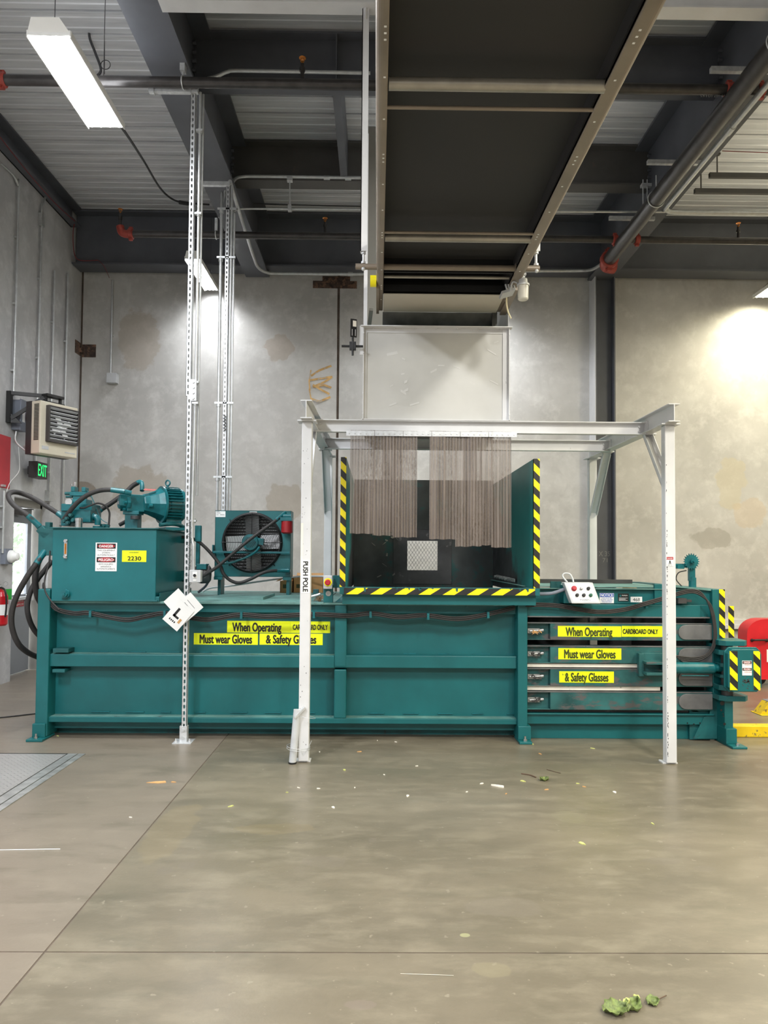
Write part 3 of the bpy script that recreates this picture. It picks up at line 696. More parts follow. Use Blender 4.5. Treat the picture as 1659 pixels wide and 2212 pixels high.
# ------------------------------------------------------------------ sprinkler pipes
def coupling(m, c, ax, r, w=.06):
    c = Vector(c); a, u2, w2 = m.frame(ax); m.lathe(c - a*w/2, a, [(0, r*1.12), (.008, r*1.35), (w-.008, r*1.35), (w, r*1.12)], 20)
    for s in (-1, 1):
        e = w2*s*r*1.45; m.obox(c+e, (a, u2, w2), (w*.35, r*.35, r*.28)); m.cyl(c+e-u2*r*.6, c+e+u2*r*.6, r*.13, n=8)
def head(m, p, h=.11, br=1):
    p = Vector(p); m.cyl(p, p+UZ*h, .016, n=10, mat=0); m.cyl(p+UZ*h*.55, p+UZ*h*.75, .024, n=8, mat=0)
    m.cyl(p+UZ*h, p+UZ*(h+.02), .011, n=8, mat=br); m.ring(p+UZ*(h+.03), (0, 1, 0), .016, .003, 14, 5, br); m.lathe(p+UZ*(h+.046), (0, 0, 1), [(0, .026), (.004, .03), (.006, .012)], 12, br)
ZP = D(600, 181, 5.8).z
t = thing('sprinkler_pipe', 'black sprinkler pipe crossing the top of the picture below the girders', 'sprinkler pipe', (0, 5.8, ZP))
mk('pipe', MB().cyl((-4.3, 5.8, ZP), (6.5, 5.8, ZP), .042), PIPE, t)
for px in (4, 1575, 1643):
    m = MB(); coupling(m, (D(px, 190, 5.8).x, 5.8, ZP), (1, 0, 0), .044); mk('pipe_coupling', m, REDCOUP, t)
m = MB(); head(m, (D(653, 165, 5.8).x, 5.8, ZP+.03), .14); mk('sprinkler_head', m, [PIPE, BRASS], t)
for px in (395,):
    x = D(px, 180, 5.8).x; m = MB().ring((x, 5.8, ZP), (1, 0, 0), .047, .006, 24, 6); m.cyl((x, 5.8, ZP+.045), (x, 5.8, ZG), .006, n=8); m.box(x-.02, x+.02, 5.77, 5.83, ZG-.06, ZG); mk('pipe_hanger', m, GALV, t)
m = MB(); m.text('19-107 1/2 LKS', (D(1540, 205, 5.75).x, 5.7575, D(1540, 206, 5.75).z), (-1, 0, 0), -UZ, .022, .2, 0); mk('chalk_writing', m, CHALK, t, recalc=False)
ZP2 = D(600, 509, 8.5).z
t = thing('sprinkler_pipe', 'black sprinkler pipe with a red elbow end before the back wall beam', 'sprinkler pipe', (0, 8.5, ZP2))
xe = D(272, 500, 8.5).x
mk('pipe', MB().cyl((xe, 8.5, ZP2), (7, 8.5, ZP2), .042), PIPE, t)
m = MB(); m.tube([(xe+.06, 8.5, ZP2), (xe, 8.5, ZP2), (xe-.05, 8.5, ZP2+.02), (xe-.07, 8.5, ZP2+.09)], .046, 14); coupling(m, (xe+.06, 8.5, ZP2), (1, 0, 0), .046); mk('pipe_elbow', m, REDCOUP, t)
m = MB(); head(m, (xe-.07, 8.5, ZP2+.08), .17); mk('sprinkler_head', m, [PIPE, BRASS], t)
for px in (702, 1595):
    m = MB(); head(m, (D(px, 500, 8.5).x, 8.5, ZP2+.03), .14); mk('sprinkler_head', m, [PIPE, BRASS], t)
for px in (1328, 1376):
    m = MB(); coupling(m, (D(px, 520, 8.5).x, 8.5, ZP2), (1, 0, 0), .044); mk('pipe_coupling', m, REDCOUP, t)
x = D(467, 500, 8.5).x; m = MB().ring((x, 8.5, ZP2), (1, 0, 0), .048, .007, 24, 6); m.box(x-.015, x+.015, 8.48, 8.52, ZP2+.045, ZP2+.2); mk('pipe_hanger', m, GALV, t)
# main running towards the back wall
pa = D(1315, 562, 8.95); XM, ZM = pa.x, pa.z
t = thing('sprinkler_main', 'large black sprinkler main running back under the right girder', 'sprinkler pipe', (XM, 5, ZM))
mk('pipe', MB().cyl((XM, 1, ZM), (XM, 8.95, ZM), .082, n=24), PIPE, t)
m = MB(); coupling(m, (XM, 8.93, ZM), (0, 1, 0), .084, .07); m.tube([(XM, 8.95, ZM), (XM+.0, 9.05, ZM), (XM+.04, 9.14, ZM-.0), (XM+.14, 9.18, ZM)], .08, 16); mk('end_elbow', m, REDCOUP, t)
m = MB()
for yy in (5.1, 7.4):
    m.ring((XM, yy, ZM), (0, 1, 0), .088, .006, 24, 6); m.cyl((XM, yy, ZM+.09), (XM, yy, ZG), .007, n=8)
mk('pipe_hanger', m, GALV, t)
XS = XM+.19
yb = 7.7
t2 = MB().tube([(XS, 1, ZM+.02), (XS, 5, ZM+.02), (XS, yb-.3, ZM+.02), (XS+.02, yb-.05, ZM+.02), (XS+.2, yb+.02, ZM+.02), (XS+1, yb+.02, ZM+.02), (XS+4, yb+.02, ZM+.02)], .026, 12, 0, 4)
for yy in (3, 6.2): t2.cyl((XS, yy-.05, ZM+.02), (XS, yy+.05, ZM+.02), .034)
mk('conduit', t2, CONDUIT, label='large bright conduit beside the sprinkler main turning right over the wall', cat='conduit')
for yy, lb in ((5.72, 'nearest short galvanised strut clamped under the right girder flange'), (7.1, 'middle short galvanised strut clamped under the right girder flange'), (8.3, 'farthest short galvanised strut clamped under the right girder flange')):
    mk('conduit_support', MB().box(XM-.2, XS+.15, yy, yy+.04, ZG-.04, ZG), GALV, label=lb, cat='bracket')

# thin conduits and cables under the roof
def cond(name, label, pts, r=.014, mat=CONDUIT, sub=5, cl=()):
    m = MB().tube(pts, r, 8, 0, sub)
    for c in cl: m.cyl(Vector(c)-RX*.035, Vector(c)+RX*.035, r*1.4, n=10)
    return mk(name, m, mat, label=label, cat='conduit')
cond('conduit', 'bright conduit bent along the nearest cross beam at the top', [D(448, 170, 6.45), D(470, 164, 6.45), D(492, 155, 6.45), D(520, 153, 6.45), D(700, 156, 6.45), D(800, 158, 6.45)], .016)
cond('conduit', 'conduit curving off the rear strut post along the second cross beam', [D(497, 470, 7.55), D(497, 430, 7.6), D(499, 405, 7.7), D(507, 388, 7.9), D(522, 382, 8.15), D(560, 381, 8.2), D(700, 383, 8.2), D(785, 384, 8.2)], .018, cl=[D(706, 384, 8.2), D(752, 385, 8.2)])
cond('conduit', 'thin conduit leaving the rear strut post below the second cross beam', [D(498, 480, 7.55), D(500, 462, 7.7), D(512, 453, 8.0), D(530, 451, 8.2), D(700, 452, 8.2), D(790, 453, 8.2)], .011)
cond('conduit', 'conduit running back under the left girder then along the back wall', [D(497, 392, 7.5), D(505, 420, 7.8), D(530, 500, 8.6), D(548, 555, 9.35), D(557, 576, 9.68), D(575, 588, 9.88), D(610, 591, 10.0), D(800, 592, 10.0), D(1100, 586, 10.0), D(1240, 585, 10.0), D(1275, 583, 9.8), D(1292, 575, 9.4), D(1302, 568, 9.1)], .022, cl=[D(757, 592, 10)])
cond('conduit', 'thin pale conduit crossing behind the conveyor right side to the right edge', [D(1180, 457, 8.0), D(1400, 458, 8.0), D(1659, 455, 8.0), D(1800, 455, 8.0)], .013, sub=1)
m = MB(); 
for px, y0, y1, Y in ((626, 384, 455, 8.2),):
    m.cyl(D(px, y0, Y), D(px, y1, Y), .008); m.box(D(px, 384, Y).x-.03, D(px, 384, Y).x+.03, Y-.03, Y+.03, D(px, 392, Y).z, D(px, 384, Y).z); m.box(D(px, 450, Y).x-.02, D(px, 450, Y).x+.02, Y-.03, Y+.03, D(px, 456, Y).z, D(px, 444, Y).z)
mk('hanger_rod', m, GALV, label='threaded rod joining two conduits under the second cross beam', cat='rod')
m = MB()
for px in (1389, 1398): m.cyl(D(px, 388, 8.0), D(px, 458, 8.0), .006)
m.box(D(1383, 1, 8).x, D(1404, 1, 8).x, 7.97, 8.03, D(1390, 404, 8).z, D(1390, 398, 8).z)
mk('hanger_rod', m, GALV, label='pair of threaded rods hanging beside the right girder', cat='rod')
m = MB().tube([D(548, 440, 9.3), D(640, 443, 9.3), D(780, 446, 9.3)], .009, 6)
mk('power_cord', m, DARKW, label='dark cord lying across the deck over the thin conduits', cat='cable')
for k, (px, py, rod, lab) in enumerate(((1532, 378, 1549, 'dark hanging strut bar at the right edge, upper of the two'), (1500, 412, 1514, 'dark hanging strut bar at the right edge, lower of the two'))):
    Y = 7.6; a = D(px, py, Y); m = MB(); m.box(a.x, 7.5, Y-.02, Y+.02, a.z-.03, a.z+.02, 0); r1 = D(rod, py-44, Y); m.cyl((r1.x, Y, a.z), (r1.x, Y, ZD), .007); m.box(r1.x-.03, r1.x+.03, Y-.02, Y+.02, a.z+.22, a.z+.24)
    mk('hanging_strut', m, DARKBEAMB, label=lab, cat='strut')
m = MB().tube([D(1560, 326, 8.3), D(1660, 330, 8.3), D(1700, 330, 8.3)], .005, 5)
mk('red_wire', m, REDWIRE, label='thin red wire under the deck at the right picture edge', cat='wire')

# ------------------------------------------------------------------ strut posts
def strut_mesh(x, y, z0, z1, w=.041, off=0):
    """slotted channel: slotted web facing the camera, flanges going back"""
    m = MB(); hw = w/2; f = y; t = .003; p = .0508; n = int((z1-z0)/p); sw, sh = .0075, .0155
    m.box(x-hw, x-hw+t, f, f+.041, z0, z1); m.box(x+hw-t, x+hw, f, f+.041, z0, z1)
    m.box(x-hw, x-hw+.01, f+.038, f+.041, z0, z1); m.box(x+hw-.01, x+hw, f+.038, f+.041, z0, z1)
    m.box(x-hw, x-sw, f, f+t, z0, z1); m.box(x+sw, x+hw, f, f+t, z0, z1)
    zc = z0
    for k in range(n):
        a = z0+k*p; b = a+p; c = (a+b)/2
        for (q0, q1) in ((a, c-sh), (c+sh, b)): m.box(x-sw, x+sw, f, f+t, q0, q1)
        for s in (-1, 1):
            for e in (-1, 1): m.prism([(x+e*sw, f, c+s*sh), (x+e*sw, f, c+s*(sh-.005)), (x+e*(sw-.005), f, c+s*sh)], (0, t, 0))
    m.box(x-sw, x+sw, f, f+t, z0+n*p, z1)
    return m
ft = D(392, 1601, 5.89); ftx = D(392, 1590, 5.89).x
XT = D(413, 210, 5.89).x; Y1 = 5.86
XU = (ftx+XT)/2
t = thing('strut_post', 'tall slotted galvanised post standing on the floor before the baler', 'strut post', (XU, Y1+.02, 0))
# post made of two lengths joined by a splice plate
zsp = D(417, 855, Y1).z; ztp = D(411, 196, Y1).z
mk('lower_channel', strut_mesh(D(405, 1100, Y1).x, Y1, 0.006, zsp), GALV, t)
mk('upper_channel', strut_mesh(D(412, 520, Y1).x, Y1, zsp, ztp), GALV, t)
bp = MB(); xx = D(396, 1590, Y1).x; 
bp.box(xx-.075, xx+.075, Y1-.06, Y1+.09, 0, .007); bp.box(xx-.026, xx+.026, Y1-.008, Y1-.002, .006, .13); bp.box(xx-.03, xx-.024, Y1-.005, Y1+.045, .006, .13); bp.box(xx+.024, xx+.03, Y1-.005, Y1+.045, .006, .13)
for z in (.04, .1): bp.hexb((xx, Y1-.008, z), (0, -1, 0), .012, .01)
for sx in (-.055, .055): bp.hexb((xx+sx, Y1-.02, .006), (0, 0, 1), .012, .012); bp.cyl((xx+sx, Y1-.02, .015), (xx+sx, Y1-.02, .035), .005)
mk('base_plate', bp, GALV, t, bev=.001)
sp = MB(); xs_ = D(418, 845, Y1).x; za, zb = D(418, 820, Y1).z, D(418, 866, Y1).z
sp.box(xs_-.024, xs_+.024, Y1-.008, Y1-.001, zb, za)
for k in range(4): sp.hexb((xs_, Y1-.008, zb+(za-zb)*(k+.5)/4), (0, -1, 0), .011, .01)
mk('splice_plate', sp, GALV, t)
sp = MB(); zz = D(375, 196, Y1).z; xa, xb = D(322, 196, Y1).x, D(428, 200, Y1).x
sp.box(xa, xb, Y1-.02, Y1+.02, zz-.02, zz+.021); sp.box(xa, xb, Y1-.02, Y1+.02, zz+.03, zz+.07)
for x in (xa+.04, xb-.06): sp.box(x, x+.006, Y1-.025, Y1+.025, zz-.03, zz+.09)
mk('top_strut', sp, GALV, t)
xc = D(427, 500, Y1).x
zb1 = D(421, 1232, Y1).z
cdm = MB(); cdm.tube([(xc, Y1+.02, ztp), (xc, Y1+.02, 3), (xc-.005, Y1+.0, D(421, 1130, Y1).z), (xc+.012, Y1-.01, D(424, 1180, Y1).z), (xc+.015, Y1-.01, zb1)], .011, 10, 0, 4)
cdm.tube([(xc+.018, Y1+.045, ztp), (xc+.018, Y1+.045, 2.0)], .009, 8)
for py in (280, 460, 825, 870, 1125): zz = D(425, py, Y1).z; cdm.cyl((xc, Y1+.02, zz-.02), (xc, Y1+.02, zz+.02), .017, n=10); cdm.box(xc-.03, xc+.025, Y1, Y1+.03, zz-.008, zz+.008)
mk('conduit', cdm, CONDUIT, t)
a = D(411, 1232, Y1-.04); b = D(433, 1257, Y1-.04)
sb = MB(); sb.box(a.x, b.x, Y1-.05, Y1+.02, b.z, a.z, 0); sb.box(a.x-.004, b.x+.004, Y1-.055, Y1-.05, b.z-.003, a.z+.003, 0)
mk('switch_box', sb, LBOX, t, bev=.003)
cx, cz = (a.x+b.x)/2, (a.z+b.z)/2+.006
mk('push_button', MB().box(cx-.018, cx+.018, Y1-.058, Y1-.055, cz-.02, cz+.03, 1).cyl((cx, Y1-.055, cz), (cx, Y1-.07, cz), .012, mat=0).box(cx-.014, cx+.014, Y1-.058, Y1-.055, cz-.044, cz-.032, 1), [BLACK, WSTK], t)
wr = MB()
for k in range(7):
    py = 1130 + k*24; c = D(408, py, Y1-.02); wr.tube([c+Vector((-.02, 0, .03)), c+Vector((.02, -.01, .012)), c+Vector((-.012, -.008, -.01)), c+Vector((.02, 0, -.035)), c+Vector((.0, 0, -.06))], .0015, 5)
mk('wire_wrap', wr, DARKW, t, label='loose wire wound round the post')
# rear strut post
Y2 = 7.5; x2 = D(488, 700, Y2).x; zt2 = D(489, 398, Y2).z
t = thing('strut_post', 'rear slotted galvanised post behind the cooling fan', 'strut post', (x2, Y2+.02, 0))
mk('lower_channel', strut_mesh(x2, Y2, .006, zt2), GALV, t)
mk('base_plate', MB().box(x2-.08, x2+.08, Y2-.06, Y2+.09, 0, .007), GALV, t)
sp = MB(); xa, xb = D(427, 398, Y2).x, D(497, 398, Y2).x; sp.box(xa, xb, Y2-.02, Y2+.021, zt2-.02, zt2+.021); mk('top_strut', sp, GALV, t)
cdm = MB(); xx = D(499, 500, Y2).x
cdm.tube([(xx, Y2+.02, zt2), (xx, Y2+.02, 1.3)], .013, 10, 0, 1); cdm.tube([(xx+.028, Y2+.03, zt2-.3), (xx+.028, Y2+.03, 1.3)], .011, 10, 0, 1)
xx2 = D(477, 500, Y2).x; cdm.tube([(xx2+.03, Y2+.05, zt2-.05), (xx2+.0, Y2+.03, zt2-.2), (xx2, Y2+.02, zt2-.4), (xx2, Y2+.02, 1.3)], .016, 10, 0, 4)
for py in (450, 555, 870, 1030): zz = D(480, py, Y2).z; cdm.box(xx2-.04, xx+.05, Y2+.0, Y2+.012, zz-.01, zz+.01); cdm.cyl((xx2, Y2+.02, zz-.04), (xx2, Y2+.02, zz+.0), .023, n=10)
mk('conduit', cdm, CONDUIT, t)
m = MB()
for k in range(5): c = D(485, 900+k*7, Y2-.01); m.tube([c+Vector((-.015, 0, .02)), c+Vector((.015, -.01, 0)), c+Vector((-.01, -.005, -.02))], .004, 5)
mk('tape_wrap', m, BLACK, t, label='black tape')

# laminated papers hanging on the front post
pt = D(398, 1285, Y1-.03)
def paper(label, cx, cy, w, h, ang, dy, marks):
    c = D(cx, cy, Y1-.03-dy); m = MB(); R = Vector((math.cos(ang), 0, math.sin(ang))); U = Vector((-math.sin(ang), 0, math.cos(ang)))
    m.obox(c, (R, (0, 1, 0), U), (w/2, .0008, h/2))
    f = c + Vector((0, -.0015, 0))
    for k in marks:
        if k[0] == 'r': m.add([f+R*k[1]+U*k[2], f+R*k[3]+U*k[2], f+R*k[3]+U*k[4], f+R*k[1]+U*k[4]], [(0, 1, 2, 3)], k[5])
        else: m.text(k[1], f+R*k[2]+U*k[3], R, U, k[4], None, k[5], .01)
    mk('paper_notice', m, [PAPER, INK, CARD], label=label, cat='notice', group=None, recalc=False)
paper('laminated paper sheet, rear one of three hanging on the front strut post', 403, 1315, .16, .22, -.85, .012, [('r', -.05, .05, .04, .053, 1), ('r', -.05, .02, .02, .023, 1)])
paper('laminated paper sheet, middle one of three hanging on the front strut post', 389, 1307, .16, .22, .75, .006, [('r', -.06, -.06, .02, -.055, 1), ('r', -.06, -.075, .05, -.072, 1)])
paper('front laminated sheet with a bold black L on the front strut post', 385, 1329, .155, .21, -.7, .02, [('r', -.035, -.03, -.015, .05, 1), ('r', -.035, -.03, .02, -.012, 1), ('r', -.04, -.07, -.03, -.055, 1), ('r', -.024, -.07, -.014, -.055, 1), ('r', -.008, -.07, .002, -.055, 1), ('r', .008, -.07, .018, -.055, 1), ('r', .03, -.05, .05, -.01, 2)])
# conduit/paper ties omitted

# ------------------------------------------------------------------ white support beam and conveyor
zb = D(900, 21, 5.0).z
sbm = MB().ibeam((XA+.17, 5.0, zb), (XB-.17, 5.0, zb), .12, .2, .012, .01)
mk('support_beam', sbm, WHITE, label='white steel beam spanning between the girders at the very top', cat='beam')
ZC = 3.53
t = thing('conveyor', 'long belt conveyor with taupe side rails running overhead into the chute', 'conveyor', (.5, 3.6, ZC)); T_CONV = t
CY0, CY1 = 1.4, 5.83
xr0, xr1 = .965, 1.045; xl0, xl1 = -.022, .03
def rail(x0, x1, inn):
    m = MB(); t_ = .006; o = x1 if inn < 0 else x0; i_ = x0 if inn < 0 else x1; s = -1 if inn < 0 else 1
    pr = [(o, ZC+.22), (o, ZC+.03)] + [(o + s*.03*(1-math.cos(k*pi/10)), ZC+.03-.03*math.sin(k*pi/10)) for k in range(1, 6)] + [(i_-s*.005, ZC), (i_, ZC+.004), (i_, ZC+.02)]
    pr2 = [(x - s*(-t_ if k < 2 else 0), z + (t_ if k >= 2 else 0)) for k, (x, z) in enumerate(pr)]
    pts = [(x, CY0, z) for x, z in pr] + [(x + (s*t_ if k < 7 else 0), CY0, z + (t_ if k > 2 else 0)) for k, (x, z) in reversed(list(enumerate(pr)))]
    m.prism(pts, (0, CY1-CY0, 0))
    for k in range(14):
        yy = 1.8 + k*.29; cxx = (x0+x1)/2 + .012*inn
        for q in range(1 if k % 3 else 3): m.box(cxx-.005, cxx+.005, yy+q*.035, yy+q*.035+.009, ZC-.001, ZC+.002, 1)
    m.box(x0 if inn > 0 else x0+.03, x1-.03 if inn > 0 else x1, 5.3, CY1+.02, ZC-.02, ZC+.01)
    mk('side_rail', m, [CFRAME, WSTK], t)
rail(xr0, xr1, -1); rail(xl0, xl1, 1)
mk('belt', MB().box(.035, .962, CY0, 5.08, ZC+.12, ZC+.128).box(.035, .962, CY0, 5.7, ZC+.2, ZC+.21), BELT, t)
for py, r, yo in ((183, .027, 0), (515, .025, 0)):
    yy = D(1000, py, 3.1).y; k = ray(1000, py); zt_ = ZC+.022; yy = (zt_-1.5)/k.z*k.y
    mk('return_roller', MB().cyl((.035, yy, zt_), (.972, yy, zt_), r, n=20), ROLLER, t)
for py in (233, 503):
    k = ray(950, py); zt_ = ZC+.012; yy = (zt_-1.5)/k.z*k.y
    mk('cross_rod', MB().cyl((.0, yy, zt_), (.985, yy, zt_), .009, n=10), CFRAME, t)
mk('light_block_pan', MB().box(.0, 1.035, CY0, 5.75, ZC+.19, ZC+.2).box(.012, .035, CY0, 5.75, ZC+.11, ZC+.19).box(.962, .972, CY0, 5.75, ZC+.04, ZC+.19), BELT, t)  # added pan blocking the light that leaked past the belt edges
mk('head_pulley', MB().cyl((.035, 5.62, ZC+.13), (.962, 5.62, ZC+.13), .07, n=24).cyl((.035, 5.24, ZC+.05), (.962, 5.24, ZC+.05), .012, n=12, mat=1), [BLACK, ROLLER], t)
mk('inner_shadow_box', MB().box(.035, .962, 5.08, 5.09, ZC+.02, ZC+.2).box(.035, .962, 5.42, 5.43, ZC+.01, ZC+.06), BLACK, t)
mk('end_cover', MB().box(.035, .962, 5.43, 5.82, ZC-.012, ZC-.004), BEIGE, t, bev=.002)
mk('discharge_skirt', MB().prism([(.03, 5.83, ZC-.01), (.975, 5.83, ZC-.01), (.93, 5.93, ZC-.16), (.03, 5.93, ZC-.16)], (0, .01, 0)).box(.93, .97, 5.82, 5.95, ZC-.14, ZC), GREYDUCT, t, label='grimy grey deflector under the end')
a = D(794, 608, 5.1); mk('knob', MB().cyl((xl0-.045, 5.28, ZC+.03), (xl0, 5.28, ZC+.03), .042, n=20), SHIELD, t, label='yellow round knob', bev=.003)
# hanger bar under the rails
zbar = D(960, 578, 5.02).z
t = thing('hanger_bar', 'taupe tube clamped under the conveyor with rods to the white hangers', 'bar', (.5, 5.02, zbar))
mk('tube', MB().cyl((D(768, 578, 5.02).x, 5.02, zbar), (D(1165, 582, 5.02).x, 5.02, zbar), .021), CFRAME, t)
m = MB()
for px in (822, 1118): x = D(px, 580, 5.02).x; m.box(x-.02, x+.02, 4.985, 5.055, zbar-.03, zbar+.03); m.hexb((x, 4.985, zbar-.02), (0, -1, 0), .014, .012)
mk('clamp', m, CFRAME, t, bev=.002)
for px in (785, 1158):
    x = D(px, 578, 5.02).x; m = MB(); z_ = D(px, 543, 5.02).z; m.cyl((x, 5.02, zbar), (x, 5.02, z_+.02), .0085, n=10); m.hexb((x, 5.02, z_-.02), (0, 0, 1), .018, .02); m.hexb((x, 5.02, zbar+.02), (0, 0, 1), .018, .015); m.ball((x, 5.0, zbar-.025), .014)
    mk('threaded_rod', m, GALV, t)
for px, lab in ((787, 'white angle hanger left of the conveyor, up to the white beam'), (1158, 'white angle hanger mostly hidden behind the right conveyor rail')):
    x = D(px, 400, 5.02).x; z_ = D(px, 545, 5.02).z
    m = MB().box(x-.024, x+.024, 4.995, 5.001, z_, zb+.01).box(x-.024, x-.018, 4.995, 5.045, z_, zb+.01).cyl((x, 4.99, zb+.02), (x, 4.99, zb-.08), .008)
    mk('hanger_angle', m, WHITE, label=lab, cat='hanger')
# beacon
bx = D(1130, 610, 5.15).x; bz0, bz1 = D(1130, 648, 5.15).z, D(1130, 612, 5.15).z
t = thing('warning_beacon', 'clear cylindrical jar beacon hanging at the right end of the conveyor', 'lamp', (bx, 5.15, bz0))
mk('lens', MB().lathe((bx, 5.15, bz0), (0, 0, 1), [(0, .032), (.008, .038), (bz1-bz0-.02, .04)]), LENS, t)
mk('cap', MB().lathe((bx, 5.15, bz1-.02), (0, 0, 1), [(0, .046), (.012, .046), (.014, .034), (.05, .03), (.06, .012), (.1, .012)]).box(bx-.02, bx+.02, 5.13, 5.17, bz1+.07, zbar-.0), LBOX, t)
m = MB().obox((bx-.09, 5.3, bz1-.02), ((1, 0, .3), (0, 1, 0), (-.3, 0, 1)), (.05, .06, .01)).tube([(bx-.04, 5.15, bz1), (bx-.07, 5.18, bz1+.02), (bx-.08, 5.25, bz1-.02), (bx-.1, 5.3, bz1)], .006)
for k in range(4): m.cyl((bx-.1+.02*k, 5.25, bz1-.01), (bx-.11+.02*k, 5.25, bz1+.03), .007)
mk('bracket', m, LBOX, t)
m = MB().tube([D(1097, 622, 5.3), D(1094, 650, 5.4), D(1097, 672, 5.45), D(1104, 688, 5.45)], .006, 8)
mk('dangling_cord', m, YCABLE, T_CONV, label='pale dangling cord')

# ------------------------------------------------------------------ white frame
YF, YR = 5.34, 7.17
zcap = D(1443, 920, YF).z
XFR = D(1445, 1300, YF).x; XFL = D(660, 1300, YF).x
XRR = XFR-.03; XRL = D(709, 1100, YR).x
XRR = D(1279, 1100, YR).x
t = thing('support_frame', 'white steel frame straddling the hopper and carrying the chute', 'steel frame', ((XFL+XFR)/2, 6.2, 0))
hb = .135
def post(x, y, w=.076, lab=None):
    mk('leg', MB().box(x-w/2, x+w/2, y-w/2, y+w/2, 0.008, zcap), WHITE, t, bev=.006)
    mk('cap_plate', MB().box(x-.07, x+.07, y-.06, y+.06, zcap, zcap+.01), WHITE, t, bev=.002)
    mk('foot_plate', MB().box(x-.06, x+.05, y-.02, y+.06, 0, .008), WHITE, t)
post(XFL, YF); post(XFR, YF); post(XRL, YR); post(XRR, YR)
for xa, xb, nm in ((XFL, XRL, 0), (XFR, XRR, 1)):
    m = MB().ibeam((xa, YF-.12, zcap+.01), (xb, YR+.1, zcap+.01), .085, hb, .008, .007); mk('side_beam', m, WHITE, t, bev=.0015)
def cross(Y, py, px0, px1):
    zt_ = D(1000, py, Y).z; h = .1; x0 = XFL+(XRL-XFL)*(Y-YF)/(YR-YF)+.004; x1 = XFR+(XRR-XFR)*(Y-YF)/(YR-YF)-.004
    m = MB().box(x0, x1, Y+.03, Y+.037, zt_-h, zt_).box(x0, x1, Y-.015, Y+.037, zt_-.007, zt_).box(x0, x1, Y-.015, Y+.037, zt_-h, zt_-h+.007)
    for x, s in ((x0, 1), (x1, -1)):
        m.box(x, x+s*.008, Y-.04, Y+.03, zt_-h-.005, zt_+.005)
        for q in (.03, .07): m.hexb((x+s*.05, Y+.03, zt_-q), (0, -1, 0), .009, .01)
    mk('cross_beam', m, WHITE, t, bev=.001); return zt_
zfb = cross(5.74, 909, 690, 1385); zrb = cross(6.62, 949, 700, 1310)
def brace(x, y0, z0, y1, z1):
    m = MB(); m.bar((x, y0, z0), (x, y1, z1), .06, .012, up=(1, 0, 0)); m.bar((x-.026, y0, z0), (x-.026, y1, z1), .006, .04, up=(1, 0, 0)); m.box(x-.05, x+.05, y1-.06, y1+.06, zcap, zcap+.008) if False else None
    mk('brace', m, WHITE, t)
def brc(x, y0, y1, zl):
    dirv = Vector((0, y1-y0, zcap-zl)).normalized(); nrm = Vector((0, -dirv.z, dirv.y))
    m = MB(); a = Vector((x, y0, zl)); b = Vector((x, y1, zcap))
    m.obox((a+b)/2, (dirv, (1, 0, 0), nrm), ((b-a).length/2, .036, .003)); 
    for s in (-1, 1): m.obox((a+b)/2+Vector((s*.033, 0, 0))+nrm*.018, (dirv, (1, 0, 0), nrm), ((b-a).length/2, .003, .018))
    m.box(x-.06, x+.06, y1-.05, y1+.06, zcap-.0, zcap+.01)
    mk('brace', m, WHITE, t)
brc(XFR-.0, YF+.03, YF+.42, zcap-.46); brc(XFL, YF+.03, YF+.42, zcap-.46)
brc(XRR, YR-.03, YR-.45, zcap-.55); brc(XRL, YR-.03, YR-.45, zcap-.55)
# PUSH POLE sticker
fY = YF-.038
a = D(651, 1210, fY); b = D(667, 1281, fY)
m = MB().box(XFL-.032, XFL+.034, fY-.0015, fY, b.z, a.z); m.text('PUSH POLE', (XFL+.002, fY-.003, (a.z+b.z)/2), (0, 0, -1), (1, 0, 0), .036, (a.z-b.z)*.93, 1, .025)
mk('sticker', m, [WSTK, INK], t, recalc=False, label='white sticker with black PUSH POLE lettering')
m = MB().box(XFL-.036, XFL-.02, fY-.0012, fY, D(654, 1270, fY).z, D(654, 1130, fY).z); mk('tape_strip', m, CREAM, t)
a = D(1440, 1203, fY); b = D(1454, 1223, fY)
sticker('sticker', t, 1440, 1203, 1454, 1223, fY, [WSTK, REDI, INK], [('DANGER', .5, .16, .14, .8, 0, .01), ('KEEP OUT', .5, .88, .1, .7, 2, 0)], [(0, 0, 1, .3, 1), (.42, .36, .56, .46, -2), (.38, .46, .6, .62, 2), (.34, .62, .46, .78, 2), (.54, .6, .66, .78, 2)])
m = MB(); rr = random.Random(5)
for k in range(70):
    z = rr.choice([rr.uniform(.05, 2.3), rr.uniform(.05, .5), rr.uniform(1.2, 1.7)]); x = XFR-.033+abs(rr.gauss(0, .003)); hh = rr.uniform(.003, .014)
    m.box(x, x+rr.uniform(.002, .005), fY-.0008, fY, z, z+hh)
for k in range(28):
    z = rr.uniform(.1, 2.3); x = XFL+rr.uniform(-.03, .03); m.box(x, x+rr.uniform(.002, .005), fY-.0008, fY, z, z+rr.uniform(.002, .008))
mk('paint_chips', m, INKSC if False else HBLK, t)
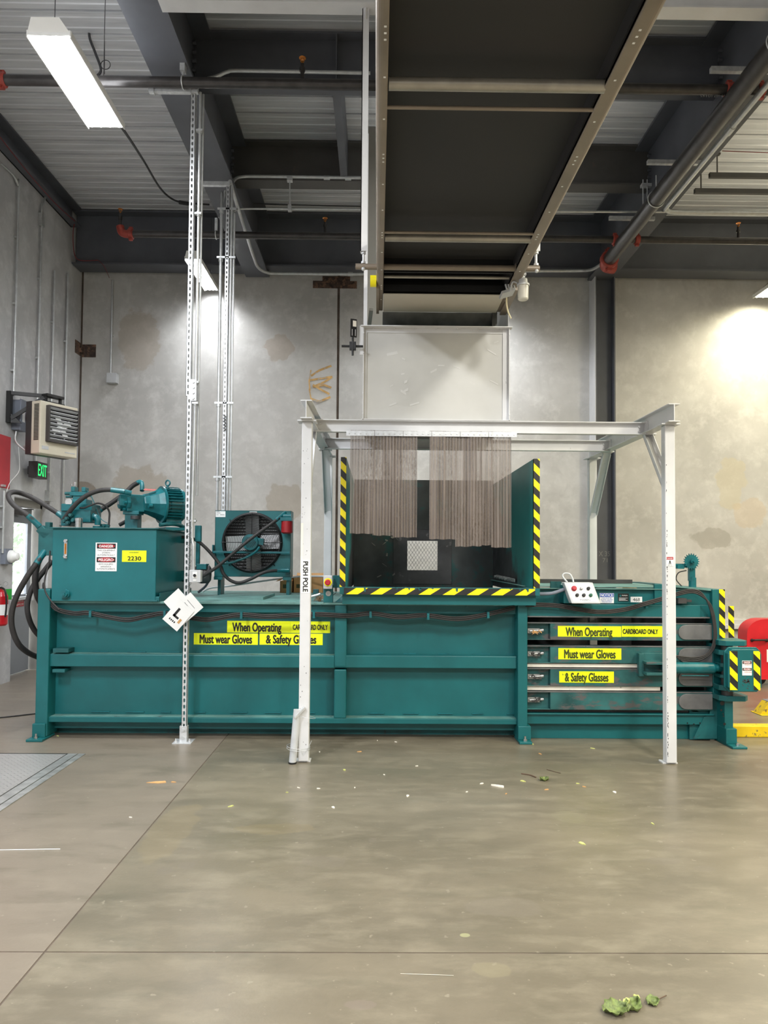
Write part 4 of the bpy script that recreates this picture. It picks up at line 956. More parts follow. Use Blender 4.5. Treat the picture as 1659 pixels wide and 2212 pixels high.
# grey tube wired to the left leg
x0 = D(632, 1628, YF-.06); x1 = D(645, 1533, YF-.05)
t = thing('push_pole', 'grey round tube wired to the foot of the left white leg', 'tube', (x0.x, YF-.05, 0))
mk('tube', MB().cyl((x0.x, YF-.06, .0), (x1.x-.01, YF-.045, x1.z), .027, n=20), LBOX, t)
mk('bottom_plug', MB().cyl((x0.x, YF-.06, 0.0), (x0.x, YF-.06, .012), .03, n=16), BLACK, t)
m = MB().bar(D(636, 1551, YF-.08), D(659, 1528, YF-.05), .022, .014); mk('clip', m, GALV, t)
m = MB()
for z in (.1, .115):
    m.ring(((x0.x+XFL)/2, YF-.02, z), (0.06, 0, 1), .085, .002, 30, 5)
m.ring((XFL+.02, YF-.02, .33), (.2, .1, 1), .065, .0015, 30, 5); m.tube([(XFL-.02, YF-.05, .11), (XFL, YF-.06, .06), (XFL+.03, YF-.05, .1), (XFL+.06, YF-.04, .16)], .0018, 5)
mk('tie_wire', m, GALV, t)

# ------------------------------------------------------------------ chute
cx0, cx1 = D(784, 800, 5.72).x, D(1101, 800, 5.72).x; cz0 = zfb; cz1 = D(940, 707, 5.72).z
t = thing('chute', 'white sheet metal chute box standing on the frame under the conveyor end', 'chute', ((cx0+cx1)/2, 6.2, cz0))
m = MB().box(cx0, cx1, 5.765, 5.77, cz0, cz1)
mk('front_panel', m, WHITEPANEL, t)
m = MB().box(cx0, cx0+.006, 5.72, 5.765, cz0, cz1).box(cx1-.006, cx1, 5.72, 5.765, cz0, cz1).box(cx0-.02, cx1+.02, 5.70, 5.765, cz1, cz1+.007).box(cx0-.012, cx1+.012, 5.72, 5.765, cz0, cz0+.006)
m.box(cx0+.006, cx0+.03, 5.755, 5.765, cz0, cz1).box(cx1-.05, cx1-.006, 5.755, 5.765, cz0, cz1).box(cx0, cx1, 5.758, 5.765, cz1-.035, cz1)
m.box(cx0-.03, cx0, 5.715, 5.722, cz1-.23, cz1+.005)
for k in range(5):
    z = cz0+.05+(cz1-cz0-.1)*k/4
    for x in (cx0+.003, cx1-.003): m.hexb((x, 5.72, z), (0, -1, 0), .006, .006)
for k in range(7): m.hexb((cx0+.08+(cx1-cx0-.16)*k/6, 5.745, cz1), (0, 0, -1), .007, .008)
mk('edge_angle', m, WHITE, t)
rr = random.Random(11)
for k in range(16):
    x = rr.uniform(cx0+.15, cx1-.1); z = rr.uniform(cz0+.1, cz1-.1); mk('scuff_mark', MB().obox((x, 5.7645-k*.0001, z), ((1, 0, rr.uniform(-.6, .6)), (0, 1, 0), (rr.uniform(-.3, .3), 0, 1)), (rr.uniform(.01, .045), .0004, rr.uniform(.003, .012))), WHITEPANEL2, t)
zs = D(795, 267, 6.6).z
mk('side_panel', MB().box(cx0, cx0+.004, 5.77, 6.65, cz0, zs), WHITEPANEL, t); mk('side_panel', MB().box(cx1-.004, cx1, 5.77, 6.65, cz0, zs), WHITEPANEL, t)
mk('back_panel', MB().box(cx0+.004, cx1-.004, 6.645, 6.65, cz0, zs), WHITEPANEL, t)
m = MB().box(cx0-.0, cx0+.03, 5.76, 5.766, cz1, zs-.6).bar((cx0+.02, 6.3, cz1+.02), (cx0+.06, 5.95, cz1+.22), .03, .03)
mk('corner_angle', m, WHITE, t)
# black sensor on arm
sy = 5.68; p = D(762, 748, sy)
t = thing('sensor_arm', 'black sensor plate on crossed black tubes left of the white chute', 'sensor', (p.x, sy, p.z))
mk('tube', MB().cyl((D(738, 748, sy).x, sy, p.z), (cx0, sy, p.z), .0095).cyl((p.x, sy-.015, D(762, 769, sy).z), (p.x, sy-.015, D(762, 725, sy).z), .0085), BLACK, t)
m = MB().box(p.x-.026, p.x+.026, sy-.022, sy+.012, p.z-.032, p.z+.032)
for a_ in (-1, 1):
    for b_ in (-1, 1): m.cyl((p.x+a_*.015, sy-.022, p.z+b_*.022), (p.x+a_*.015, sy-.026, p.z+b_*.022), .004, n=8)
mk('clamp', m, BLACK, t, bev=.003)
a = D(758, 691, sy); b = D(770, 730, sy); R = Vector((.93, .37, 0)).normalized(); cc = Vector(((a.x+b.x)/2, sy-.02, (a.z+b.z)/2)); hh = (a.z-b.z)/2
m = MB().obox(cc, (R, (-R.y, R.x, 0), (0, 0, 1)), (.026, .003, hh), 0); n_ = Vector((R.y, -R.x, 0))*.0035
f = cc + n_
m.add([f-R*.008+UZ*.012, f+R*.022+UZ*.012, f+R*.022+UZ*.06, f-R*.008+UZ*.06], [(0, 1, 2, 3)], 1)
for s in (-.013, .014): m.add([f+R*(s-.002)-UZ*.062, f+R*(s+.002)-UZ*.062, f+R*(s+.002)-UZ*.01, f+R*(s-.002)-UZ*.01], [(0, 1, 2, 3)], 2)
mk('reflector_plate', m, [BLACK, CREAM, WSTK], t, recalc=False)

# ------------------------------------------------------------------ strip curtain
t = thing('strip_curtain', 'dirty clear vinyl strip curtain hanging from the front cross beam', 'strip curtain', (.43, 5.70, 1.6))
zr0 = D(900, 942, 5.71).z; zr1 = D(900, 935, 5.71).z; yc = 5.705
xa, xb = D(748, 938, 5.71).x, D(1117, 938, 5.71).x
for k in range(6):
    x0_ = xa+(xb-xa)*k/6; x1_ = xa+(xb-xa)*(k+1)/6-.003; m = MB().box(x0_, x1_, yc-.006, yc-.002, zr0-.003, zfb-.095)
    for q in range(5): m.hexb((x0_+(x1_-x0_)*(q+.5)/5, yc-.006, (zr0+zfb-.1)/2), (0, -1, 0), .006, .006)
    mk('clamp_plate', m, GALV, t)
STR = [(757, 808, 1153), (806, 853, 1157), (850, 900, 1161), (928, 962, 1165), (958, 986, 1165), (984, 1018, 1181), (1015, 1040, 1180), (1036, 1064, 1178), (1061, 1104, 1183), (826, 868, 1150), (1000, 1030, 1175)]
for i, (p0, p1, py) in enumerate(STR):
    Y = yc + (i % 3)*.007 + (.014 if i > 8 else 0); a = D(p0, 942, Y); b = D(p1, py, Y)
    m = MB(); nn = max(10, int((b.x-a.x)/.004)); zl = b.z; zt_ = zfb-.09
    top = []; bot = []
    for k in range(nn+1):
        x = a.x + (b.x-a.x)*k/nn; dy = .0035*abs(math.sin(k*pi*.16))
        top.append((x, Y-dy, zt_)); bot.append((x, Y-dy + .01*math.sin(i*2.1), zl + .002*math.sin(k*.3+i)))
    m.add(top+bot, [(k, k+1, nn+2+k, nn+1+k) for k in range(nn)], 0, True)
    mk('vinyl_strip', m, VINYL, t, recalc=False)

# ================================================================== THE BALER
F = 5.95; PN = 6.07; RB = 7.85
def zF(y, px=600, Y=F): return D(px, y, Y).z
def xF(px, py=1440, Y=F): return D(px, py, Y).x
xL0, xL1 = xF(80), xF(107); xM0, xM1 = xF(722), xF(748); xR0, xR1 = xF(1117), xF(1138); xE = xF(1545)
zT = zF(1301)
bal = thing('baler', 'long teal horizontal baler standing across the room on bolted feet', 'baler', ((xL0+xE)/2, 6.9, 0))
mk('body_shell', MB().box(xL0+.03, xR1-.01, PN, RB, .06, zT-.03), TEAL, bal)
mk('skirt', MB().box(xL0+.06, xR1-.01, 6.16, RB-.05, .0, .1), TEALD, bal)
dkm = MB().box(xL0+.02, xR1, F, RB+.03, zT-.018, zT)
mk('top_plate', dkm, TEALDUST, bal, bev=.002)
for x0_, x1_, y0_, y1_, zz in ((xL1, xM0, 1415, 1442, 0), (xM0, xR0, 1417, 1444, 0)):
    za, zb_ = zF(y0_, 900 if x0_ == xM0 else 400), zF(y1_, 900 if x0_ == xM0 else 400)
    mk('mid_rail', MB().box(x0_-.02 if x0_ == xL1 else x0_, x1_, F+.012, PN, zb_, za), TEAL, bal, bev=.006)
za, zb_ = zF(1552), zF(1563)
mk('bottom_rail', MB().box(xL1-.03, xR0, F+.01, PN, zb_, za), TEAL, bal, bev=.003)
mk('top_rail', MB().box(xL1-.02, xR0, F+.05, PN, zT-.09, zT-.018), TEAL, bal, bev=.003)
du = MB()
for (xa_, xb_, z) in ((xL1, xR0, zF(1552)), (xL1, xR0, zF(1416))): du.box(xa_, xb_, F+.03, PN, z, z+.0015)
mk('dust_layer', du, TEALDUST, bal)
m = MB(); rr = random.Random(2)
for z in (zF(1547), zF(1415)):
    for k in range(14):
        x = xL1+.3+k*.29; m.bar((x, PN-.004, z+.004), (x+rr.uniform(.08, .16), PN-.004, z+.004), .012, .008)
mk('weld_bead', m, TEALM, bal)
mk('mid_column', MB().box(xM0, xM1, F+.008, PN, zF(1440), zT-.018).box(xM0, xM1, F+.008, PN, zF(1552), zF(1446)), TEAL, bal, bev=.008)
mk('side_leg', MB().box(xR0, xR1, F-.03, PN+.05, .02, zF(1286, 1128)), TEAL, bal, bev=.008)
mk('end_leg', MB().box(xL0, xL1, F-.02, PN+.06, .02, zF(1272, 95)), TEAL, bal, bev=.01)
mk('end_leg', MB().box(xL0+.0, xL1, RB-.1, RB, .0, zT-.02), TEAL, bal, bev=.01)
def foot(px0, px1, y, X0=None):
    m = MB().box(xF(px0)-.0, xF(px1), F-.11, F+.12, 0, .02); xm = (xF(px0)+xF(px1))/2
    m.box(xm-.05, xm+.055, F-.04, F+.06, .02, .13)
    mk('foot_plate', m, TEAL, bal, bev=.004)
    mk('anchor_bolt', MB().hexb((xm-.0, F-.075, .02), (0, 0, 1), .016, .016).cyl((xm, F-.075, .03), (xm, F-.075, .06), .008), CHROME, bal)
foot(73, 108, 0); foot(1117, 1144, 0)
mk('lug', MB().box(xF(113), xF(147), F-.0, PN, zF(1410, 130), zF(1401, 130)), TEALD, bal, bev=.003); mk('lug', MB().box(xF(113), xF(140), F, PN, zF(1453, 130), zF(1446, 130)), TEALD, bal, bev=.003)
# deck details: covers, lip, bracket
m = MB().box(xF(415), xF(700), F+.18, RB-.1, zT, zT+.006).box(xF(555), xF(558), F+.2, F+.9, zT+.006, zT+.03); mk('deck_cover', m, TEALDUST, bal)
m = MB()
for px in (420, 690, 840, 925, 1010, 1075): m.hexb((xF(px), F+.05, zF(1309)), (0, -1, 0), .009, .01)
mk('rail_bolt', m, TEALM, bal)
# ---- cables along the side
cp1 = [(94, 1262), (93, 1272), (99, 1287), (119, 1314), (159, 1325), (191, 1324), (239, 1334), (278, 1339), (318, 1331), (358, 1325), (422, 1336), (457, 1338), (517, 1328), (577, 1332), (644, 1328), (690, 1327), (752, 1330), (803, 1325), (860, 1333), (918, 1329), (987, 1337), (1052, 1327), (1112, 1312)]
for k in range(3):
    m = MB().tube([D(x + (1 if k == 1 else 0), y + (k-1)*3.6, F-.015-.004*(k == 1) + .05*(x < 100)) for x, y in cp1], .0065, 8, 0, 5)
    mk('cable', m, RUBBER, bal)
cp2 = [(1136, 1306), (1200, 1308), (1255, 1317), (1300, 1322), (1352, 1316), (1394, 1304), (1432, 1293), (1470, 1281), (1496, 1277), (1515, 1284), (1533, 1306), (1543, 1345), (1544, 1385), (1531, 1412), (1502, 1424), (1462, 1420)]
for k in range(3):
    m = MB().tube([D(x + (k-1)*(2.5 if y > 1330 or x > 1515 else 0), y + (k-1)*(3.4 if x < 1520 else 1), F-.045) for x, y in cp2], .0068, 8, 0, 5)
    mk('cable', m, RUBBER, bal)
m = MB()
for px, py in ((195, 1325), (355, 1325), (520, 1328), (676, 1327), (798, 1326), (922, 1330), (1051, 1327), (1392, 1305)): m.box(xF(px, py), xF(px+5, py), F-.03, F+.04, D(px, py+8, F).z, D(px, py-6, F).z)
mk('cable_clip', m, TEALM, bal)
# ---- stickers on the side panel
sticker('warning_sticker', bal, 491, 1341, 627, 1367, PN, [YELLOWS, INK], [('When Operating', .47, .52, .74, .78, 1, .035)], label='fluorescent yellow sticker reading When Operating')
sticker('warning_sticker', bal, 627.5, 1342, 713, 1367.5, PN, [YELLOWS, INK], [('CARDBOARD ONLY', .5, .5, .44, .88, 1, .035)], label='fluorescent yellow sticker reading CARDBOARD ONLY')
sticker('warning_sticker', bal, 419, 1367.5, 557, 1393, PN, [YELLOWS, INK], [('Must wear Gloves', .5, .5, .74, .82, 1, .035)], label='fluorescent yellow sticker reading Must wear Gloves')
sticker('warning_sticker', bal, 561, 1368, 697, 1393.5, PN, [YELLOWS, INK], [('& Safety Glasses', .5, .5, .72, .8, 1, .035)], label='fluorescent yellow sticker reading & Safety Glasses')

# ---- tie-slot chamber on the right
xS0, xS1 = xR1, xF(1540)
CHY = F+.02
def bars(py0, py1, base=TEALWORN):
    za, zb_ = zF(py0, 1340), zF(py1, 1340); xp = xF(1190)
    m = MB().box(xp, xS1, CHY, CHY+.1, zb_, za).box(xS0, xp, CHY+.05, CHY+.1, zb_, za).box(xS0, xp, CHY, CHY+.05, za-.006, za).box(xS0, xp, CHY, CHY+.05, zb_, zb_+.006)
    b = mk('side_bar', m, base, bal, bev=.003)
    x0_ = xF(1467); h = (za-zb_)*.43; zc_ = (za+zb_)/2
    pts = [(xS1, CHY, zc_-h), (x0_+h, CHY, zc_-h)] + [(x0_+h-h*math.sin(a_*pi/8), CHY, zc_-h*math.cos(a_*pi/8)) for a_ in range(1, 8)] + [(x0_+h, CHY, zc_+h), (xS1, CHY, zc_+h)]
    mk('wear_plate', MB().prism(pts, (0, -.012, 0)), WORN, bal, bev=.003, label='worn grey steel plate with rounded end')
    mk('bar_edge', MB().box(xS0, xS1, CHY-.004, CHY+.02, za-.004, za+.003), WORN, bal)
    cz_ = (za+zb_)/2; m = MB().cyl((xS0+.03, CHY+.02, cz_), (xF(1176), CHY+.02, cz_+.008), .009).cyl((xF(1170), CHY+.02, cz_+.006), (xF(1176), CHY+.02, cz_+.008), .013).box(xS0+.02, xS0+.12, CHY+.035, CHY+.05, cz_-.02, cz_+.02)
    mk('tensioner_pin', m, STEEL, bal)
    rr = random.Random(py0); m = MB()
    for k in range(9):
        c = Vector((xS0+.05+rr.random()*.07, CHY+.012, cz_+rr.gauss(0, .018))); m.obox(c, ((1, .2, rr.uniform(-1, 1)), (0, 1, .1), (rr.uniform(-1, 1), 0, 1)), (rr.uniform(.006, .018), .002, rr.uniform(.003, .009)))
    mk('caught_debris', m, [CARD if py0 < 1350 else BLACKSTEEL], bal)
for p0, p1 in ((1347, 1384), (1397, 1434), (1446, 1484), (1496, 1535)): bars(p0, p1)
# far side and lining of the chamber
mk('chamber_lining', MB().box(xS0, xS1, RB-.05, RB, .1, zF(1300, 1340)).box(xS0, xS1, CHY+.35, RB, .1, .13).box(xS1-.02, xS1, CHY+.1, RB, .1, zF(1300, 1340)).box(xS0, xS0+.02, CHY+.1, RB, .1, zF(1300, 1340)), BLACKSTEEL, bal)
for py0, py1 in ((1435, 1446), (1484, 1496)):
    mk('slot_strip', MB().box(xS0, xF(1430), CHY+.022, CHY+.05, zF(py1-2.5, 1340), zF(py0+1, 1340)), CREAM, bal, label='pale strip seen in the slot between two bars')  # pale strips put in to fill the slots between the bars
mk('slot_strip', MB().box(xS0, xS1, CHY+.06, CHY+.09, zF(1543, 1340), zF(1536, 1340)), BLACKSTEEL, bal)  # black strip filling the lowest slot
za, zb_ = zF(1543, 1340), zF(1585, 1340)
mk('bottom_channel', MB().box(xS0, xS1+.02, CHY, PN+.05, za-.012, za).box(xS0, xS1+.02, CHY+.02, PN+.05, zF(1567, 1340), za-.012).box(xS0, xS1+.02, CHY+.08, PN+.1, 0.0, zF(1567, 1340)), TEAL, bal, bev=.003)
zt1 = zF(1333, 1340); zt2 = zF(1306, 1340); zt3 = zF(1272, 1340)
mk('top_channel', MB().box(xS0, xF(1515), CHY-.01, CHY+.1, zt1, zt2).box(xS0, xF(1540), CHY+.02, CHY+.1, zt1, zt2), TEAL, bal, bev=.004)
mk('channel_edge', MB().box(xS0, xF(1535), CHY-.014, CHY+.05, zt1-.006, zt1+.004), WORN, bal)
mk('top_plate_side', MB().box(xS0, xF(1540), CHY+.06, CHY+.12, zt2, zt3), TEAL, bal, bev=.003)
m = MB().box(xS0, xF(1545), CHY+.02, CHY+.14, zt3-.006, zt3).box(xS0, xF(1480), CHY+.14, RB, zt3+.006, zt3+.012); mk('top_flange', m, TEALDUST, bal)
mk('back_top_rail', MB().box(xS0+.05, xF(1455), 6.9, 6.94, zt3, zt3+.05), BLACKSTEEL, bal)
m = MB().box(xF(1197, 1270), xF(1220, 1270), F+.12, F+.14, zt3-.02, zF(1257, 1210)); mk('lifting_eye', m.ring((xF(1209, 1270), F+.13, zF(1266, 1209)), (0, 1, 0), .022, .008, 20, 6), TEALD, bal)
# sloping gusset plate at the right end of the top
m = MB().prism([(xF(1420), CHY+.03, zF(1262, 1420)), (xF(1432), CHY+.03, zF(1262, 1420)), (xF(1545), CHY+.03, zF(1273, 1545)), (xF(1545), CHY+.03, zt2), (xF(1420), CHY+.03, zt2)], (0, .03, 0)); mk('gusset_plate', m, TEAL, bal, bev=.003)
m = MB().prism([(xF(1462), CHY-.0, zF(1265, 1462)), (xF(1552), CHY-.0, zF(1274, 1552)), (xF(1552), CHY+.5, zF(1274, 1552)+.0), (xF(1462), CHY+.5, zF(1265, 1462))], (0, 0, -.015)); mk('top_cover', m, TEALDUST, bal)
mk('sensor_block', MB().box(xF(1462, 1300), xF(1480, 1300), CHY-.05, CHY+.05, zF(1303, 1470), zF(1292, 1470)).box(xF(1480, 1300), xF(1492, 1300), CHY-.04, CHY, zF(1300, 1470), zF(1295, 1470)), [BLACKSTEEL], bal)
# stickers and plates on the top
yS = CHY+.06
sticker('notice_sticker', bal, 1295, 1281, 1326, 1303, yS, [WSTK, BLUEI, INK], [('NOTICE', .5, .2, .26, .86, 0, .02), ('YOU MUST BE', .5, .5, .1, .66, 1, .01), ('AT LEAST 18 YEARS', .5, .62, .1, .86, 1, .01), ('OLD TO OPERATE', .5, .75, .1, .76, 1, .01), ('THIS MACHINE', .5, .88, .1, .66, 1, .01)], [(.02, .02, .98, .4, 1)], label='blue and white NOTICE sticker')
sticker('data_plate', bal, 1335, 1282, 1358, 1299, yS, [INK, WSTK, TEALM], [('MAREN', .62, .25, .17, .5, 1, .01)], [(.14, .15, .3, .42, 2), (.08, .55, .9, .6, 1), (.08, .7, .7, .76, 1), (.08, .84, .9, .9, 1)], label='black data plate')
sticker('number_sticker', bal, 1362, 1289, 1387, 1301, yS, [WSTK, INK], [('468', .5, .5, .6, .6, 1, 0)], label='white sticker with hand-written 468')
yB = CHY
sticker('warning_sticker', bal, 1205, 1352, 1342, 1376, yB, [YSCUFF, INKSC], [('When Operating', .49, .52, .78, .74, 1, .035)], label='scuffed yellow sticker reading When Operating')
sticker('warning_sticker', bal, 1343, 1352, 1432, 1376, yB, [YSCUFF, INK], [('CARDBOARD ONLY', .45, .5, .42, .86, 1, .035)], label='scuffed yellow sticker reading CARDBOARD ONLY')
sticker('warning_sticker', bal, 1206, 1400, 1342, 1425, yB, [YSCUFF, INKSC], [('Must wear Gloves', .5, .5, .76, .82, 1, .035)], label='scuffed yellow sticker reading Must wear Gloves')
sticker('warning_sticker', bal, 1208, 1450, 1326, 1475, yB, [YSCUFF, INKSC], [('& Safety Glasses', .5, .5, .74, .8, 1, .035)], label='scuffed yellow sticker reading & Safety Glasses')
# lock cylinder on the bars
m = MB().box(xF(1378), xF(1388), CHY-.05, CHY, zF(1460, 1400), zF(1411, 1400)).box(xF(1384), xF(1440), CHY-.02, CHY, zF(1462, 1400), zF(1411, 1400))
for py in (1426, 1449): m.prism([(xF(1385), CHY-.14, zF(py, 1400)), (xF(1425), CHY-.14, zF(py, 1400)), (xF(1437), CHY-.1, zF(py, 1400)), (xF(1437), CHY-.0, zF(py, 1400)), (xF(1385), CHY-.0, zF(py, 1400))], (0, 0, -.02))
mk('cylinder_bracket', m, TEALWORN, bal, bev=.002)
zc_ = zF(1440, 1490); ycy = CHY-.09
mk('lock_cylinder', MB().lathe((xF(1424), ycy, zc_), (1, 0, 0), [(0, .03), (.04, .03), (.05, .046), (.41, .046), (.425, .04), (.43, .03), (.5, .03)]).cyl((xF(1462), ycy-.02, zc_-.06), (xF(1520), ycy-.02, zc_-.06), .005), TEALM, bal)
mk('pivot_pin', MB().cyl((xF(1430), ycy, zF(1458, 1430)), (xF(1430), ycy, zF(1418, 1430)), .022), TEALM, bal)
# ---- right end: door column, hinge, latch box
zc0, zc1 = zF(1378, 1556), zF(1273, 1556)
mk('door_column', MB().box(xF(1540), xF(1566), CHY-.02, RB, zF(1500, 1550), zc1).box(xF(1566), xF(1586), CHY+.35, RB, zF(1500, 1550), zF(1308, 1580, CHY+.35)), TEAL, bal, bev=.004)
m = MB(); hazard(m, (xF(1553.5, 1330), CHY-.0225, zc0), RX, UZ, xF(1566, 1330)-xF(1553.5, 1330), zc1-zc0, .115, -1.0, 0, 1, .02); mk('hazard_tape', m, [HYEL, HBLK], bal, recalc=False)
Yh = CHY+.345; a = D(1573, 1309, Yh); b = D(1586, 1378, Yh)
m = MB(); hazard(m, (a.x, Yh, b.z), RX, UZ, b.x-a.x, a.z-b.z, .115, -1.0, 0, 1, .05); mk('hazard_tape', m, [HYEL, HBLK], bal, recalc=False)
hx0, hx1 = xF(1546), xF(1574); yH = CHY-.12
mk('hinge_pin', MB().cyl(((hx0+hx1)/2, yH+.02, zF(1500, 1560)), ((hx0+hx1)/2, yH+.02, zF(1385, 1560)), .045, n=20), BLACKSTEEL, bal)
for q, (p0, p1, x1_) in enumerate(((1380, 1391, 1600), (1401, 1411, 1575), (1429, 1437, 1575), (1453, 1460, 1575), (1475, 1486, 1575), (1497, 1508, 1601))):
    x0_ = xF(1540 + (q in (2, 3))*3); X1 = xF(x1_)
    pts = [(x0_, CHY+.04, 0), (x0_, yH, 0), (x0_+.04, yH-.045, 0), (X1-.04, yH-.045, 0), (X1, yH, 0), (X1, CHY+.04, 0)]
    z = zF(p1, 1560); mk('hinge_lug', MB().prism([(a_, b_, z) for a_, b_, _ in pts], (0, 0, zF(p0, 1560)-z)), TEAL, bal, bev=.003)
Lx0, Lx1 = D(1573, 1440, 5.70).x, D(1645, 1440, 5.70).x; Lz0, Lz1 = D(1610, 1494, 5.70).z, D(1610, 1403, 5.70).z; c_ = .035; LY = 5.70
oct_ = [(Lx0+c_, Lz0), (Lx1-c_, Lz0), (Lx1, Lz0+c_), (Lx1, Lz1-c_), (Lx1-c_, Lz1), (Lx0+c_, Lz1), (Lx0, Lz1-c_), (Lx0, Lz0+c_)]
mk('latch_box', MB().prism([(x, LY, z) for x, z in oct_], (0, .05, 0)).prism([(x-.006 if x < (Lx0+Lx1)/2 else x+.022, LY+.05, z-.012 if z < (Lz0+Lz1)/2 else z+.012) for x, z in oct_], (0, .02, 0)), TEAL, bal, bev=.004)
mk('latch_block', MB().box(Lx0+.06, Lx1-.03, LY+.07, CHY+.3, Lz0+.03, Lz1-.02), TEAL, bal)
for s in (0, 1):
    xw = .062; x_ = Lx0+.012 if s == 0 else Lx1-.012-xw*.85; m = MB(); hazard(m, (x_, LY-.002, Lz0+.012), RX, UZ, xw if s == 0 else xw*.85, Lz1-Lz0-.024, .125, -1.0, 0, 1, .03 if s else 0)
    mk('hazard_tape', m, [HYEL, HBLK], bal, recalc=False)
sticker('danger_sticker', bal, 1603, 1427, 1624, 1459, LY, [WSTK, INK, REDI], [('DANGER', .5, .12, .12, .7, 0, .02), ('KEEP HANDS CLEAR', .6, .28, .07, .7, 2, 0), ('PELIGRO', .5, .58, .12, .72, 0, .02), ('NO METER LAS MANOS', .6, .78, .07, .74, 2, 0)], [(.03, .03, .97, .22, 1), (.1, .05, .9, .2, -2), (.03, .49, .97, .68, 1), (.1, .51, .9, .66, -2)], label='small white DANGER PELIGRO sticker')
m = MB(); rr = random.Random(8)
for k in range(26): x = D(1596+rr.gauss(4, 6), 1, LY).x; z = D(1600, 1472+rr.gauss(0, 4), LY).z; m.obox((x+.0, LY-.0006, z), ((1, 0, rr.uniform(-.8, .8)), (0, 1, 0), (0, 0, 1)), (rr.uniform(.002, .01), .0004, rr.uniform(.002, .006)))
mk('scrape_mark', m, BLACKSTEEL, bal)
m = MB().box(xF(1552), xF(1570), CHY-.12, CHY+.04, 0.02, zF(1500, 1560)).box(xF(1570), xF(1590), CHY+.04, CHY+.3, zF(1566, 1580), zF(1500, 1580)); mk('door_leg', m, TEAL, bal, bev=.004)
mk('end_plate', MB().box(xF(1496), xF(1551), CHY+.045, CHY+.06, .005, zF(1500, 1545)), TEALD, bal)
mk('door_gusset', MB().prism([(xF(1500), CHY+.012, .02), (xF(1552), CHY+.012, .02), (xF(1552), CHY+.012, zF(1500, 1545)), (xF(1541), CHY+.012, zF(1500, 1545)), (xF(1536), CHY+.012, zF(1545, 1545)), (xF(1524), CHY+.012, .2)], (0, .004, 0)), TEALD, bal)
xm = xF(1562); mk('foot_plate', MB().box(xF(1553), xF(1584), CHY-.24, CHY+.08, 0, .018).box(xF(1551), xF(1574), CHY-.15, CHY, .018, .14), TEAL, bal, bev=.004)
mk('anchor_bolt', MB().hexb((xm+.03, CHY-.19, .018), (0, 0, 1), .016, .016), CHROME, bal)
m = MB()
for px, py, r in ((1560, 1505, .012), (1560, 1519, .018), (1562, 1542, .006), (1563, 1547, .006), (1565, 1564, .011), (1558, 1534, .008)): p = D(px, py, CHY-.122); m.lathe(p, (0, -1, 0), [(0, r), (.001, r)], 12)
for px, py, r in ((1525, 1553, .01), (1499, 1564, .006), (1485, 1562, .006), (1512, 1562, .006)): p = D(px, py, CHY+.018); m.lathe(p, (0, -1, 0), [(0, r), (.001, r)], 12)
mk('bolt_hole', m, BLACK, bal)
m = MB().prism([(xF(1488), CHY+.045, zF(1533, 1500)), (xF(1502), CHY+.045, zF(1533, 1500)), (xF(1518), CHY+.045, zF(1541, 1500)), (xF(1504), CHY+.045, zF(1541, 1500))], (0, .003, 0)); mk('hazard_scrap', m, HYEL, bal)
# sprocket counter
gx, gz = D(1493, 1213, 6.3).x, D(1493, 1213, 6.3).z
n = 20; pts = []
for k in range(n):
    a_ = 2*pi*k/n
    for da, r in ((-.07, .058), (0, .074), (.07, .058)): pts.append((gx+r*math.cos(a_+da*1.5), 6.29, gz+r*math.sin(a_+da*1.5)))
mk('star_wheel', MB().prism(pts, (0, .012, 0)).cyl((gx, 6.29, gz), (gx, 6.25, gz), .02).cyl((gx, 6.25, gz), (gx, 6.22, gz), .01), TEALM, bal)
zb0 = zF(1270, 1497, 6.3)
m = MB().box(gx-.005, gx+.045, 6.32, 6.36, zb0+.06, gz+.02).cyl((gx+.028, 6.34, zb0-.03), (gx+.028, 6.34, zb0+.09), .032).box(gx-.13, gx-.02, 6.32, 6.35, gz-.055, gz-.02).box(gx-.12, gx-.06, 6.3, 6.37, gz-.065, gz-.03)
mk('wheel_arm', m, TEALM, bal); mk('cable', MB().tube([(gx-.03, 6.33, gz-.08), (gx-.1, 6.33, gz-.1), (gx-.12, 6.33, gz-.16), (gx-.08, 6.3, zb0+.01)], .005), RUBBER, bal)

# ---- hopper
HY = 5.8; hz1 = D(1160, 991, HY).z; hzb = D(950, 1271, HY).z; hzl = D(950, 1285, HY).z
hX0, hX0b = D(735, 1130, HY).x, D(747, 1130, HY).x; hX1, hX1b = D(1166, 1130, HY).x, D(1153, 1130, HY).x
mk('hopper_side', MB().box(hX0b-.012, hX0b, HY+.004, RB, hzl, hz1).box(hX0, hX0b, HY+.004, HY+.03, hzl, hz1), GRIMY, bal)
mk('hopper_side', MB().box(hX1b, hX1b+.012, HY+.004, RB, hzl, hz1).box(hX1b, hX1, HY+.004, HY+.03, hzl, hz1), GRIMY, bal)
wx0, wz1 = D(880, 1168, RB).x, D(880, 1168, RB).z; wx1, wz0 = D(945, 1232, RB).x, D(945, 1232, RB).z
hzbk = D(915, 1037, RB).z
HBACK = M('hopper_back_paint', (58, 62, 62), .45, .1, .35, 3, wear=.54, wearc=(30, 72, 70), wscale=3)
mk('hopper_back', MB().box(hX0b, wx0, RB, RB+.012, zT, hzbk).box(wx1, hX1b, RB, RB+.012, zT, hzbk).box(wx0, wx1, RB, RB+.012, zT, wz0).box(wx0, wx1, RB, RB+.012, wz1, hzbk), HBACK, bal)
m = MB().box(hX0b, wx0, RB-.004, RB, D(915, 1036, RB).z-.45, hzbk) 
a = D(850, 1142, RB-.01); b = D(975, 1262, RB-.01); w = .004
